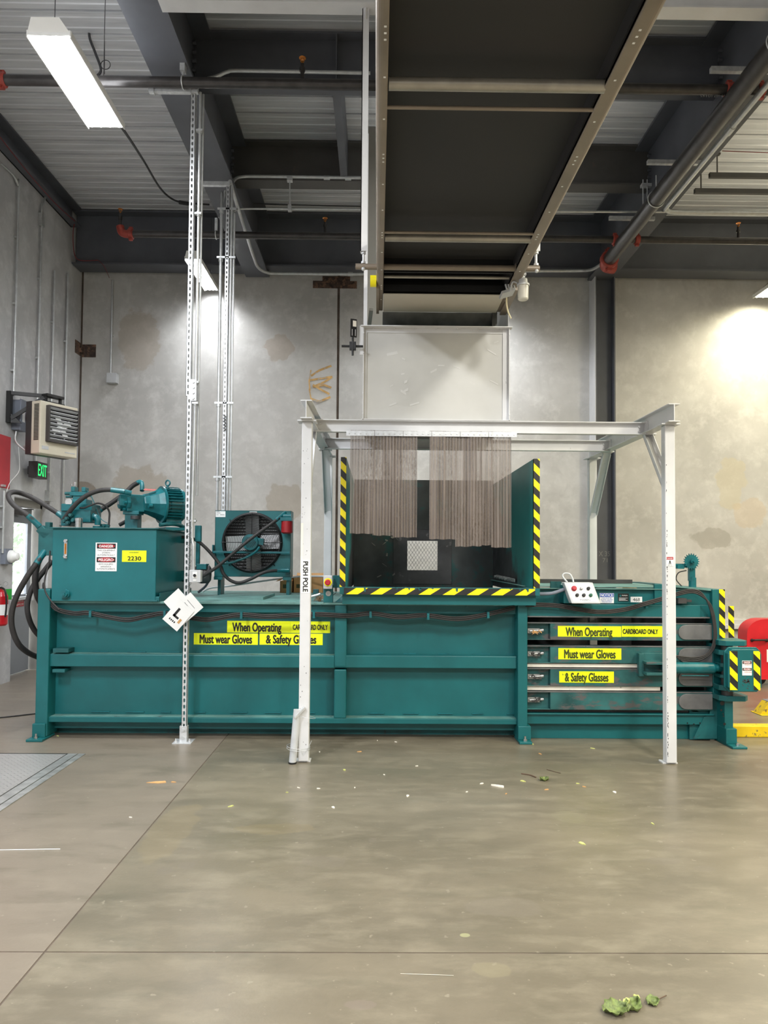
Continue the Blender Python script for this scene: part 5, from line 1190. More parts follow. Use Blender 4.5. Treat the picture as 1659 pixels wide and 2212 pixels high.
mk('access_door', MB().box(a.x, b.x, RB-.012, RB-.008, a.z-w, a.z).box(a.x, a.x+w, RB-.012, RB-.008, b.z, a.z).box(b.x-w, b.x, RB-.012, RB-.008, b.z, a.z).box(a.x, b.x, RB-.012, RB-.008, b.z, b.z+w).box(a.x, wx0, RB-.008, RB-.001, b.z, a.z).box(wx1, b.x, RB-.008, RB-.001, b.z, a.z).box(wx0, wx1, RB-.008, RB-.001, b.z, wz0).box(wx0, wx1, RB-.008, RB-.001, wz1, a.z), BLACKSTEEL, bal)
m = MB(); ww, wh = wx1-wx0, wz1-wz0; n = 9; sx_ = ww/n; sz_ = sx_*1.5
k = -20
def segclip(x0, z0, x1, z1):
    pts = []
    t0, t1 = 0.0, 1.0; dx, dz = x1-x0, z1-z0
    for p, q in ((-dx, x0-wx0), (dx, wx1-x0), (-dz, z0-wz0), (dz, wz1-z0)):
        if abs(p) < 1e-9:
            if q < 0: return None
        else:
            r = q/p
            if p < 0: t0 = max(t0, r)
            else: t1 = min(t1, r)
    return (x0+dx*t0, z0+dz*t0, x0+dx*t1, z0+dz*t1) if t0 < t1 else None
for k in range(-2*n, 3*n):
    for s in (1, -1):
        xs0 = wx0 + k*sx_; L = 3*wh; r = segclip(xs0, wz0, xs0+s*L*sx_/sz_, wz0+L)
        if r: m.bar((r[0], RB-.014, r[1]), (r[2], RB-.014, r[3]), .004, .006, up=(0, 1, 0))
mk('window_mesh', m, M('white_expanded_mesh', (150, 150, 148), .6), bal, label='expanded metal mesh over the inspection window')
m = MB(); hazard(m, (hX0, HY, hzl), RX, UZ, hX0b-hX0, hz1-hzl, .125, -1.0, 0, 1); mk('hazard_tape', m, [HYEL, HBLK], bal, recalc=False)
m = MB(); hazard(m, (hX1b, HY, hzl), RX, UZ, hX1-hX1b, hz1-hzl, .125, -1.0, 0, 1)
mk('hazard_tape', m, [HYEL, HBLK], bal, recalc=False)
m = MB(); hazard(m, (hX0b-.01, HY-.006, hzl), RX, UZ, hX1b-hX0b+.02, hzb-hzl, .195, 1.6, 0, 1); mk('hazard_tape', m, [HYEL, HBLK], bal, recalc=False)
rr = random.Random(31)
for k in range(16):
    x = rr.choice([rr.uniform(hX0b, hX1b), rr.uniform(.1, .5)]); z = hzb-rr.random()**2*.03; w = rr.uniform(.01, .035)
    mk('tape_tear', MB().prism([(x, HY-.0085, hzb), (x+w, HY-.0085, hzb), (x+w*.9, HY-.0085, z), (x+w*.55, HY-.0085, z-.008), (x+w*.15, HY-.0085, z+.004)], (0, .001, 0)), TEALD, bal)
mk('hopper_lip', MB().box(hX0, hX1, HY-.004, HY+.05, hzl, hzb+.006).box(hX0+.02, hX1-.02, HY+.05, F+.1, zT-.005, hzl+.01), TEAL, bal)
mk('hopper_skirt', MB().box(hX0b, xR0, F-.02, F+.02, zT, hzl), TEALD, bal)
m = MB(); rr = random.Random(21)
for k in range(13):
    c = D(rr.uniform(790, 1040), rr.choice([rr.uniform(1140, 1250), rr.uniform(1160, 1180)]), RB-.016); 
    if wx0-.03 < c.x < wx1+.03 and wz0-.03 < c.z < wz1+.03: continue
    m.obox(c, ((1, 0, rr.uniform(-1, 1)), (0, 1, 0), (rr.uniform(-1, 1), 0, 1)), (rr.uniform(.008, .03), .002, rr.uniform(.005, .02)))
mk('stuck_paper', m, PAPER if False else M('grey_paper_scraps', (150, 146, 140), .8, 0, .3, 30), bal, label='scraps of paper stuck inside')
m = MB(); p = D(1062, 1245, 7.4); q = D(1108, 1258, 6.6)
m.bar((hX1b-.02, 7.5, p.z), (hX1b-.02, 6.5, q.z+.02), .01, .03)
for k in range(6): yy = 7.4-.15*k; m.hexb((hX1b-.03, yy, p.z+(q.z+.02-p.z)*(k*.15+.1)), (-1, 0, 0), .014, .03)
mk('bolt_row', m, STEEL, bal)
# e-stop pedestal at the hopper
t = thing('estop_station', 'yellow and red emergency stop on a teal stand left of the hopper', 'emergency stop', (xF(708), F+.02, zT))
a = D(699, 1243, F-.03); b = D(718, 1272, F-.03)
mk('stand', MB().box(a.x-.002, b.x+.002, F-.0, F+.06, zT, b.z+.03).box(b.x, b.x+.06, F+.03, F+.06, D(715, 1270, F).z, D(715, 1243, F).z), TEAL, t, bev=.003)
mk('enclosure', MB().box(a.x, b.x, F-.06, F+.0, b.z, a.z), LBOX, t, bev=.005)
cx, cz = (a.x+b.x)/2+.002, (a.z+b.z)/2
mk('ring_plate', MB().cyl((cx, F-.06, cz), (cx, F-.063, cz), .034, n=28), SHIELD, t)
mk('button', MB().lathe((cx, F-.063, cz), (0, -1, 0), [(0, .012), (.02, .012), (.022, .024), (.035, .024), (.04, .018)]), REDI, t)
mk('knockout', MB().cyl((cx, F, zT+.075), (cx, F-.004, zT+.075), .022), STEEL, t)
m = MB().tube([D(692, 1283, F+.1), D(676, 1288, F+.1), D(662, 1291, F+.12)], .01, 8); mk('conduit', m, CONDUIT, t)
m = MB().add([], []); 
m = MB().prism([(xF(722), F+.02, zT+.003), (xF(745), F+.0, zT+.003), (xF(750), F+.03, zT+.05), (xF(738), F+.05, zT+.055)], (0, .12, 0)); mk('bent_flap', m, TEALD, bal, label='bent crumpled flap at the hopper corner')

# ---- control panel
t = thing('control_panel', 'white push button control box on the top right of the baler', 'control panel', (xF(1258, 1280), CHY-.1, zt2))
pw = Vector((1, 0, 0)); pu = Vector((.10, .28, .95)).normalized(); pu = Vector((-.06, .28, .95)).normalized(); pn = pw.cross(pu).normalized()
cc = D(1258, 1281, 5.82); 
wv_, hv_ = .118, .088
skew = Vector((-.03, 0, 0))
def pp(u1, v1, d=0): return cc + pw*(u1 - .02*v1/hv_) + pu*v1 + pn*d
vs = [pp(-wv_, -hv_), pp(wv_, -hv_), pp(wv_, hv_), pp(-wv_, hv_)]; bk = [p_ + Vector((0, .09, 0)) for p_ in vs]
mk('enclosure', MB().add(vs+bk, [(0, 1, 2, 3), (4, 5, 6, 7), (0, 1, 5, 4), (1, 2, 6, 5), (2, 3, 7, 6), (3, 0, 4, 7)]), LBOX, t, bev=.006)
fc = MB().add([pp(-wv_*.86, -hv_*.84, .002), pp(wv_*.86, -hv_*.84, .002), pp(wv_*.86, hv_*.84, .002), pp(-wv_*.86, hv_*.84, .002)], [(0, 1, 2, 3)]); fc.text('MAREN', pp(.0, -hv_*.66, .004), pw, pu, .014, .08, 1, .01)
mk('face_plate', fc, [WSTK, GBOX], t, recalc=False)
BT = [(-.056, .036, .02, REDI, 'red_button'), (.002, .036, .012, STEEL, 'key_switch'), (.06, .036, .013, BLACK, 'button'), (-.052, -.02, .013, BLACK, 'button'), (.002, -.02, .013, BLACK, 'button'), (.058, -.02, .013, M('button_green', (20, 100, 70), .4), 'green_button')]
for bx_, by_, r, mt, nm in BT:
    mk(nm, MB().lathe(pp(bx_, by_, .002), pn, [(0, r*1.1), (.006, r*1.1), (.007, r*.9), (.022, r*.9), (.025, r*.7)], 18), mt, t)
mk('handle', MB().tube([pp(-.08, hv_)+Vector((0, .04, 0)), pp(-.1, hv_+.05)+Vector((0, .04, 0)), pp(-.075, hv_+.075)+Vector((0, .04, 0)), pp(-.035, hv_+.07)+Vector((0, .04, 0)), pp(-.025, hv_+.03)+Vector((0, .04, 0)), pp(-.03, hv_)+Vector((0, .04, 0))], .007, 8), LBOX, t)
mk('mounting_box', MB().box(cc.x-.13, cc.x+.07, cc.y+.08, CHY+.06, zt2+.01, cc.z+.06), TEAL, t, bev=.003)
mk('conduit', MB().tube([D(1166, 1283, 5.9), D(1190, 1282, 5.88), D(1208, 1277, 5.88), D(1226, 1270, 5.9)], .014, 10), GBOX, t)
m = MB().prism([D(1333, 1258, 7.4), D(1352, 1269, 7.4), D(1336, 1269, 7.4)], (0, .08, 0)); mk('yellow_wedge', m, SHIELD, label='yellow corner of something behind the baler top', cat='object')
c = D(1360, 1272, 7.6); m = MB().ball(c, .075, 16, 0, (0, 0, 1), .8); mk('wire_coil', m, WOOD, label='brown coil bundle lying behind the baler top', cat='bundle')

# ================================================================== POWER UNIT (tank, motor, pump, valves)
TY = 5.93; tx0, tx1 = D(112, 1220, TY).x, D(337, 1220, TY).x; tz1 = D(225, 1141, TY).z; tz0 = zT; TB = 6.95
pu_ = thing('hydraulic_power_unit', 'teal oil tank with motor, pump and thick hoses on the left end of the baler', 'hydraulic unit', ((tx0+tx1)/2, 6.4, tz0))
mk('oil_tank', MB().box(tx0, tx1, TY, TB, tz0, tz1-.006), M('tank_teal', (14, 102, 107), .36, 0, .08, 3), pu_, bev=.006)
mk('tank_lid', MB().box(tx0-.02, tx1+.025, TY-.02, TB+.05, tz1-.006, tz1+.004), TEALD, pu_, bev=.002)
mk('base_angle', MB().box(tx0, tx1+.02, TY-.012, TY, tz0, tz0+.012).box(tx1, tx1+.03, TY, TB, tz0, tz0+.04).box(tx1+.026, tx1+.032, TY+.02, TB, tz0, tz0+.07), TEAL, pu_, bev=.002)
a = D(143, 1165, TY); b = D(143, 1206, TY)
m = MB().box(a.x-.012, a.x+.014, TY-.012, TY, b.z, a.z).cyl((a.x, TY-.012, a.z-.015), (a.x, TY-.024, a.z-.015), .012).cyl((a.x, TY-.012, b.z+.015), (a.x, TY-.024, b.z+.015), .012).box(a.x-.006, a.x+.008, TY-.014, TY-.011, b.z+.035, a.z-.035, 1)
mk('sight_gauge', m, [CHROME, BRASS], pu_, label='chrome oil sight gauge')
p = D(143, 1283, TY); mk('drain_plug', MB().cyl(p, p-Vector((0, .03, 0)), .036, n=24).hexb(p-Vector((0, .03, 0)), (0, -1, 0), .028, .02).box(p.x-.012, p.x+.012, p.y-.06, p.y-.05, p.z-.012, p.z+.012), TEALM, pu_)
sticker('danger_sticker', pu_, 207, 1172, 252, 1234, TY, [WSTK, INK, REDI], [('DANGER', .5, .125, .09, .66, 0, .02), ('THIS EQUIPMENT', .5, .27, .05, .84, 1, .01), ('STARTS', .5, .355, .05, .38, 1, .01), ('AUTOMATICALLY', .5, .435, .05, .82, 1, .01), ('PELIGRO', .5, .6, .09, .7, 0, .02), ('ESTE EQUIPO', .5, .755, .05, .66, 1, .01), ('ARRANCA', .5, .84, .05, .5, 1, .01), ('AUTOMATICAMENTE', .5, .92, .05, .86, 1, .01)],
        [(.06, .03, .94, .21, 1), (.1, .045, .9, .2, -2), (.06, .51, .94, .69, 1), (.1, .52, .9, .68, -2)], label='white DANGER PELIGRO sticker')
bars_ = [(.3+.02*k + .003*(k % 3), .1, .3+.02*k+.009+.004*(k % 2), .24, 1) for k in range(19)]
sticker('number_sticker', pu_, 264, 1189, 316, 1214, TY, [YELLOWS, INK], [('2230', .51, .69, .36, .56, 1, .02)], bars_, label='yellow sticker with a barcode and the number 2230')
# motor: axis from the pump at the left front to the right rear
Ym = 6.42
mc = D(338, 1090, Ym); ax = Vector((.80, .60, 0)).normalized()
def am(d, z=0): return mc + ax*d + UZ*z
mt = mk('motor', MB().lathe(am(.035), ax, [(0, .168), (.016, .168), (.018, .135), (.05, .135), (.055, .14), (.15, .14), (.16, .15), (.185, .15), (.2, .14), (.225, .09), (.23, .0)], 36), TEALM, pu_)
fn = MB(); a_, u2, w2 = fn.frame(ax)
for k in range(34):
    th = 2*pi*k/34; e = u2*math.cos(th) + w2*math.sin(th); fn.obox(am(.125)+e*.15, (ax, e, ax.cross(e)), (.068, .014, .0024))
mk('cooling_fin', fn, TEALM, mt)
mk('eye_bolt', MB().cyl(am(.1, .14), am(.1, .18), .01).ring(am(.1, .2), (.4, 1, 0), .024, .007, 20, 8), TEALM, mt)
mk('motor_foot', MB().obox((am(.14).x, am(.14).y, tz1+.017), (ax, (-ax.y, ax.x, 0), UZ), (.1, .13, .013)).obox(am(.13, -.14), (ax, (-ax.y, ax.x, 0), UZ), (.07, .09, .03)), TEALM, mt)
mk('junction_cover', MB().cyl(am(.03, -.02)+Vector((-.05, -.15, 0)), am(.06, -.02)+Vector((-.05, -.15, 0)), .018), TEALM, mt)
bl = MB().lathe(am(-.13), ax, [(0, .08), (.01, .085), (.05, .095), (.12, .125), (.165, .15)], 8, 0, True); mk('bell_housing', bl, TEALM, pu_)
mk('name_label', MB().obox(am(-.02, .125)+Vector((-.02, -.07, .0)), (ax, (.3, -.4, .8), (0, -.8, -.4)), (.05, .001, .02)), REDCOUP, pu_)
pc = am(-.2)
pm = MB().obox(pc, (ax, (-ax.y, ax.x, 0), UZ), (.075, .055, .075)).lathe(am(-.33), ax, [(0, .05), (.01, .055), (.05, .058), (.055, .075), (.08, .075)], 10, 0, True)
pm.obox(am(-.235, .0) - Vector((.02, .06, -.02)), (ax, (-ax.y, ax.x, 0), UZ), (.05, .02, .05))
pp_ = mk('pump', pm, TEALM, pu_, bev=.006)
e1 = Vector((-ax.y, ax.x, 0))
for th in range(6): q = am(-.285) + (e1*math.cos(th*pi/3) + UZ*math.sin(th*pi/3))*.066; mk('pump_bolt', MB().hexb(q, -ax, .014, .02), TEALM, pp_)
mk('pump_label', MB().obox(am(-.333), (ax, e1, UZ), (.002, .02, .014)), CHROME, pp_, label='bright metal label')
mk('pump_stand', MB().box(pc.x-.06, pc.x+.05, pc.y-.05, pc.y+.06, tz1+.004, pc.z-.07).box(pc.x-.075, pc.x+.065, pc.y-.06, pc.y+.07, pc.z-.1, pc.z-.07).cyl((pc.x+.045, pc.y-.09, tz1+.09), (pc.x+.045, pc.y-.09, tz1+.12), .04, mat=1), [TEALM, BLACKSTEEL], pu_, bev=.003)
# valve stack left
Yv = 6.3
def vb(px0, py0, px1, py1, d=.12, mt=TEALM, nm='valve_block', bev=.004, dy=0):
    m = MB(); bbox(m, px0, py0, px1, py1, Yv-d/2+dy, Yv+d/2+dy); return mk(nm, m, mt, pu_, bev=bev)
vb(132, 1088, 198, 1104, .2); vb(146, 1100, 195, 1128, .24); vb(152, 1078, 186, 1090, .14); vb(150, 1062, 186, 1071, .12); vb(153, 1051, 161, 1062, .08); vb(176, 1052, 184, 1062, .08); vb(157, 1070, 180, 1080, .09); vb(132, 1100, 148, 1136, .16)
for px, py, r, L in ((147, 1066, .014, .05), (190, 1066, .012, .05), (150, 1073, .01, .06)):
    p = D(px, py, Yv); mk('valve_fitting', MB().cyl(p-RX*L/2, p+RX*L/2, r), TEALD, pu_)
for px, py in ((156, 1113), (148, 1120), (162, 1124), (150, 1130), (142, 1126)): p = D(px, py, Yv-.13); mk('valve_fitting', MB().cyl(p, p-Vector((0, .04, 0)), .018).hexb(p-Vector((0, .04, 0)), (0, -1, 0), .014, .012), TEALD, pu_)
p = D(148, 1084, Yv-.1); mk('pressure_gauge', MB().cyl(p+Vector((0, .03, 0)), p, .03, n=24), CHROME, pu_, label='round chrome pressure gauge')
p = D(163, 1050, Yv); mk('solenoid_plug', MB().cyl(p-UZ*.0, p+UZ*.035, .014).cyl(p-RX*.03, p-RX*.03+UZ*.02, .008), CHROME, pu_)
p = D(170, 1136, Yv-.2); mk('breather_cap', MB().lathe((p.x, p.y, tz1+.004), UZ, [(0, .03), (.06, .03), (.061, .033), (.085, .033), (.09, .025)]), CHROME, pu_, label='bright metal breather cap')
p1_, p2_, p3_ = D(180, 1116, Yv-.05), D(208, 1117, Yv-.05), D(211, 1134, Yv-.05)
mk('pipe_elbow', MB().tube([p1_, D(195, 1116, Yv-.05), D(206, 1117, Yv-.05), D(211, 1124, Yv-.05), p3_], .026, 14).cyl((p3_.x, p3_.y, tz1+.004), (p3_.x, p3_.y, tz1+.03), .04).cyl(D(199, 1116, Yv-.05), D(204, 1116.5, Yv-.05), .032), TEALM, pu_)
for px in (222, 232): p = D(px, 1128, Yv); mk('port_fitting', MB().cyl((p.x, Yv, tz1), (p.x, Yv, tz1+.05), .02).hexb((p.x, Yv, tz1+.03), UZ, .024, .015), TEALD, pu_)
# side fittings of tank, second pump at the right
m = MB().cyl((tx1, 6.7, D(395, 1168, 6.7).z), (tx1+.1, 6.7, D(395, 1168, 6.7).z), .022)
mk('side_fitting', m, TEALD, pu_)
mk('side_fitting', MB().cyl((tx1, 6.75, D(395, 1245, 6.75).z), (tx1+.1, 6.75, D(395, 1245, 6.75).z), .05), TEALD, pu_)
m = MB().tube([D(345, 1139, 6.3)+UZ*.02, D(375, 1137, 6.4)+UZ*.02, D(395, 1140, 6.5)+UZ*.01, D(412, 1152, 6.6)], .018, 10)
mk('side_fitting', m, TEALD, pu_)
m = MB(); q = D(432, 1240, 6.75); m.lathe((q.x-.06, 6.75, q.z), (1, .3, 0), [(0, .05), (.01, .07), (.07, .09), (.14, .088), (.16, .06), (.165, 0)], 24)
mk('filter_pump', m, BLACKSTEEL, pu_, label='small dark circulation motor')
for q in ((424, 1218, 445, 1230, 6.68, 6.8), (384, 1233, 400, 1254, 6.7, 6.8), (421, 1135, 433, 1170, 6.7, 6.75), (423, 1170, 430, 1222, 6.72, 6.76)):
    bb_ = MB(); bbox(bb_, *q); mk('bracket', bb_, TEALM, pu_, bev=.003)
# hoses
def hose(pts, r, mat=RUBBER, nm='hose', lab=None, ends=()):
    P_ = [D(*p) for p in pts]; m = MB().tube(P_, r, 14, 0, 7)
    for i, j in ends:   # teal ferrules
        a_, b_ = P_[i], P_[j]; d = (b_-a_).normalized(); m.cyl(a_, a_+d*min(.1, (b_-a_).length), r*1.14, mat=1, n=14); m.cyl(a_-d*.03, a_, r*1.25, mat=1, n=6)
    mk(nm, m, [mat, TEALM], pu_, label=lab)
hose([(88, 1142, 6.1), (80, 1132, 6.08), (58, 1112, 6.05), (32, 1093, 6.05), (20, 1078, 6.08), (19, 1068, 6.12), (28, 1063, 6.2), (44, 1065, 6.3), (70, 1075, 6.35), (100, 1093, 6.35), (124, 1108, 6.35), (134, 1115, 6.35)], .0215, ends=[(0, 1), (1, 2), (11, 10)])
hose([(104, 1180, 6.1), (92, 1198, 6.05), (78, 1218, 6.0), (58, 1247, 5.98), (38, 1283, 5.98), (26, 1320, 5.98), (26, 1355, 6.0), (38, 1388, 6.05), (58, 1408, 6.15), (84, 1420, 6.3), (110, 1425, 6.5)], .023, ends=[(0, 1), (1, 2)])
hose([(112, 1212, 6.4), (98, 1230, 6.35), (80, 1253, 6.3), (66, 1278, 6.28), (59, 1310, 6.28), (64, 1340, 6.3), (78, 1366, 6.35), (100, 1385, 6.45)], .0225)
hose([(92, 1195, 6.2), (80, 1222, 6.2), (76, 1255, 6.2), (82, 1290, 6.25), (95, 1312, 6.35)], .026)
hose([(276, 1064, 6.15), (262, 1061, 6.13), (240, 1058, 6.12), (214, 1060, 6.12), (188, 1070, 6.12), (165, 1088, 6.12), (147, 1110, 6.14), (137, 1124, 6.16)], .0195, ends=[(0, 1), (1, 2)])
hose([(298, 1043, 6.5), (286, 1050, 6.5), (268, 1067, 6.48), (240, 1087, 6.46), (218, 1101, 6.44), (204, 1112, 6.4)], .021, ends=[(5, 4)])
hose([(296, 1043, 6.5), (303, 1041, 6.5), (307, 1046, 6.48), (307, 1060, 6.45)], .02, mat=TEALM, nm='hose_elbow')
hose([(173, 1097, 6.17), (182, 1097, 6.15), (195, 1092, 6.15), (212, 1087, 6.16), (228, 1093, 6.18), (236, 1106, 6.2), (236, 1120, 6.2), (235, 1134, 6.2)], .008)
hose([(188, 1060, 6.3), (196, 1070, 6.3), (203, 1085, 6.3), (216, 1118, 6.3), (232, 1130, 6.3)], .004, mat=TEALM, nm='thin_tube')
hose([(288, 1110, 6.75), (275, 1124, 6.75), (258, 1134, 6.75)], .018)
hose([(108, 1190, 6.0), (106, 1215, 5.98), (98, 1245, 5.96), (96, 1265, 5.94), (100, 1282, 5.93), (112, 1300, 5.92), (128, 1317, 5.92)], .007)
m = MB(); p = D(104, 1160, 6.1); m.box(p.x-.06, tx0+.0, 6.05, 6.17, D(104, 1200, 6.1).z, D(104, 1142, 6.1).z); m.obox(D(96, 1150, 6.08), ((.7, 0, -.7), (0, 1, 0), (.7, 0, .7)), (.05, .03, .035)); m.box(p.x-.02, p.x+.02, 6.08, 6.14, D(104, 1143, 6.1).z, D(104, 1128, 6.1).z)
mk('manifold', m, TEALD, pu_, bev=.004)
# cooler hoses
hose([(392, 1160, 6.7), (422, 1166, 6.72), (443, 1182, 6.74), (463, 1204, 6.76), (476, 1222, 6.76), (483, 1240, 6.76), (498, 1254, 6.76), (517, 1259, 6.76), (541, 1251, 6.78), (569, 1237, 6.8), (591, 1233, 6.84), (617, 1233, 6.92)], .0155, ends=[(11, 10)])
hose([(432, 1248, 6.7), (452, 1236, 6.7), (476, 1219, 6.7), (530, 1173, 6.74), (570, 1143, 6.8), (594, 1126, 6.84), (612, 1111, 6.9)], .0155, ends=[(6, 5)])
hose([(476, 1217, 6.74), (490, 1217, 6.74), (510, 1212, 6.76), (534, 1203, 6.78), (552, 1192, 6.82), (560, 1182, 6.86)], .011, mat=TEALM, nm='motor_lead')
hose([(440, 1228, 6.9), (450, 1238, 6.9), (452, 1250, 6.95), (444, 1266, 7.0), (428, 1280, 7.0)], .012, mat=GBOX)

# ================================================================== COOLER
CYF = 6.98
kx0, kx1 = D(464, 1175, CYF).x, D(628, 1175, CYF).x; kz1, kz0 = D(545, 1103, CYF).z, D(545, 1246, CYF).z
t = thing('oil_cooler', 'square teal oil cooler with a big round fan guard on the baler deck', 'cooling fan', ((kx0+kx1)/2, 7.1, zT))
fcx, fcz, fr = D(545, 1172, CYF).x, D(545, 1172, CYF).z, .282
# front sheet with a round hole
m = MB(); n = 48; out = []; hole = []
def sq(th):
    c, s = math.cos(th), math.sin(th); tt = min(((kx1-fcx) if c > 0 else (fcx-kx0))/max(abs(c), 1e-6), ((kz1-fcz) if s > 0 else (fcz-kz0))/max(abs(s), 1e-6)); return (fcx+c*tt, CYF, fcz+s*tt)
angs = sorted([2*pi*k/n for k in range(n)] + [math.atan2(z-fcz, x-fcx) % (2*pi) for x in (kx0, kx1) for z in (kz0, kz1)])
out = [sq(a) for a in angs]; hole = [(fcx+fr*math.cos(a), CYF, fcz+fr*math.sin(a)) for a in angs]; n2_ = len(angs)
m.add(out+hole, [(i, (i+1) % n2_, n2_+(i+1) % n2_, n2_+i) for i in range(n2_)])
m.box(kx0, kx1, CYF, CYF+.2, kz1-.003, kz1).box(kx0, kx1, CYF, CYF+.2, kz0, kz0+.003).box(kx0, kx0+.003, CYF, CYF+.2, kz0, kz1).box(kx1-.003, kx1, CYF, CYF+.2, kz0, kz1)
mk('housing', m, TEAL, t)
mk('radiator_core', MB().box(kx0+.01, kx1-.01, CYF+.12, CYF+.18, kz0+.01, kz1-.01), BLACK, t)
m = MB()
for k in range(18): z = fcz-.27+k*.03; m.box(fcx-.28, fcx+.28, CYF+.1, CYF+.12, z, z+.004)
mk('core_fin', m, LBOX, t)
m = MB()
for k in range(13): m.ring((fcx, CYF-.035+.0*k, fcz), (0, 1, 0), .095+k*.0155, .0022, 40, 5)
for k in range(4): m.ring((fcx, CYF-.035+.012*k, fcz), (0, 1, 0), fr-.006+.005*k, .0055, 48, 6)
for k in range(4): a_ = k*pi/2; m.cyl((fcx+.07*math.cos(a_), CYF-.04, fcz+.07*math.sin(a_)), (fcx+(fr+.01)*math.cos(a_), CYF-.04, fcz+(fr+.01)*math.sin(a_)), .004, n=6); a_ += pi/4; m.cyl((fcx+fr*math.cos(a_), CYF-.03, fcz+fr*math.sin(a_)), (fcx+(fr+.03)*math.cos(a_), CYF-.01, fcz+(fr+.03)*math.sin(a_)), .005, n=6)
mk('fan_guard', m, BLACK, t)
for k in range(4):
    a_ = k*pi/2+.05; e = Vector((math.cos(a_), 0, math.sin(a_))); p_ = Vector((-e.z, 0, e.x)); m = MB()
    m.obox(Vector((fcx, CYF+.04, fcz))+e*.165, (e, p_+Vector((0, .2 if k == 2 else .3, 0)), Vector((0, 1, 0))-p_*(.2 if k == 2 else .3)), (.1, .072, .003)); mk('fan_blade', m, LIME if k == 2 else BLADE, t, label='fan blade coloured bright as if catching light' if k == 2 else None)  # one blade whitened to paint in the light it catches
m = MB().lathe((fcx+.0, CYF-.02, fcz), (0, -1, 0), [(0, .078), (.1, .078), (.112, .074), (.115, 0)], 28).obox((fcx+.09, CYF-.08, fcz+.01), ((1, 0, -.15), (0, 1, 0), (.15, 0, 1)), (.035, .03, .03))
mo = mk('fan_motor', m, TEALM, t)
m = MB()
for i in range(-3, 4):
    for j in range(-3, 4):
        x = i*.0165 + (j % 2)*.008; z = j*.0145
        if x*x+z*z < .0028: m.lathe((fcx+x, CYF-.1355, fcz+z), (0, -1, 0), [(0, .0055), (.001, .0055)], 6)
mk('vent_hole', m, BLACK, mo)
m = MB(); za_ = D(545, 1191, CYF-.05).z; m.box(kx0-.01, kx1+.0, CYF-.07, CYF-.04, za_-.02, za_); m.box(kx0-.01, kx0, CYF-.07, CYF, za_-.05, za_+.06); mk('motor_bar', m, TEALM, t, bev=.002)
for x in (kx0+.03, kx1-.04): mk('leg', MB().box(x, x+.03, CYF+.02, CYF+.18, zT, kz0).box(x-.03, x+.05, CYF-.02, CYF+.021, kz0-.03, kz0), TEAL, t)
p = D(620, 1126, 6.9); q = D(620, 1153, 6.9)
mk('oil_filter', MB().lathe((p.x, 6.9, q.z), UZ, [(0, .035), (.012, .055), (p.z-q.z, .055)], 24), DKRED, t, label='dark red canister filter')
mk('filter_head', MB().box(p.x-.06, p.x+.05, 6.85, 6.96, p.z, p.z+.035).cyl((p.x-.05, 6.9, p.z+.05), (p.x+.04, 6.9, p.z+.05), .024), TEALM, t, bev=.003)
p = D(621, 1233, CYF); mk('port_flange', MB().cyl(p, p-Vector((0, .03, 0)), .03), TEALM, t)
sticker('paper_label', t, 466, 1104, 487, 1117, CYF, [WSTK, INK], (), [(.08, .1, .4, .16, 1), (.1, .3, .5, .36, 1), (.1, .6, .3, .66, 1), (.45, .6, .9, .66, 1)])
sticker('paper_label', t, 539, 1105, 555, 1110, CYF, [WSTK, INK], [('SER NO 00210', .5, .5, .5, .8, 1, 0)])
# conduit and boxes behind on the deck
m = MB().tube([D(438, 1278, 7.45), D(455, 1270, 7.45), D(500, 1265, 7.45), D(560, 1256, 7.45), D(640, 1246, 7.45), D(700, 1245, 7.3), D(718, 1248, 7.2)], .01, 8)
mk('conduit', m, WHITE, label='white conduit running low behind the cooling fan', cat='conduit')
def carton(px0, py0, px1, py1, Y, lab):
    a = D(px0, py0, Y); b = D(px1, py1, Y); zl = zT+.002; m = MB(); d = .3; w = .004
    m.box(a.x, b.x, Y, Y+w, zl, a.z).box(a.x, b.x, Y+d-w, Y+d, zl, a.z+.02).box(a.x, a.x+w, Y, Y+d, zl, a.z).box(b.x-w, b.x, Y, Y+d, zl, a.z).box(a.x, b.x, Y, Y+d, zl, zl+w)
    m.obox((a.x-.015, Y+d/2, a.z+.01), ((1, 0, .5), (0, 1, 0), (-.5, 0, 1)), (.03, d/2, .002)); m.obox(((a.x+b.x)/2, Y+d+.02, a.z+.03), ((1, 0, 0), (0, 1, .7), (0, -.7, 1)), ((b.x-a.x)/2, .03, .002))
    m.poly([(a.x+.03, Y-.001, zl+.05), (a.x+.08, Y-.001, zl+.05), (a.x+.08, Y-.001, zl+.09), (a.x+.03, Y-.001, zl+.09)], 1)
    mk('cardboard_box', m, [CARD, INKSC], label=lab, cat='cardboard box')
carton(605, 1255, 629, 1279, 7.42, 'open cardboard box on the baler deck right of the fan')
carton(634, 1249, 698, 1279, 7.5, 'wide cardboard box on the baler deck behind the white left leg')
m = MB(); bbox(m, 676, 1273, 688, 1283, 6.7, 6.75); mk('small_block', m, TEALD, bal, bev=.003)
m = MB(); rr = random.Random(4)
for k in range(14):
    c = D(693+rr.uniform(-6, 6), 1284, F+.12); m.tube([(c.x, F+.12, zT+.002), (c.x+rr.uniform(-.03, .03), F+.12+rr.uniform(-.02, .02), zT+.03+rr.random()*.03), (c.x+rr.uniform(-.05, .05), F+.1, zT+.01)], .002, 5)
mk('rag_tuft', m, WOOD, label='small tangled brown tuft beside the emergency stop stand', cat='debris')

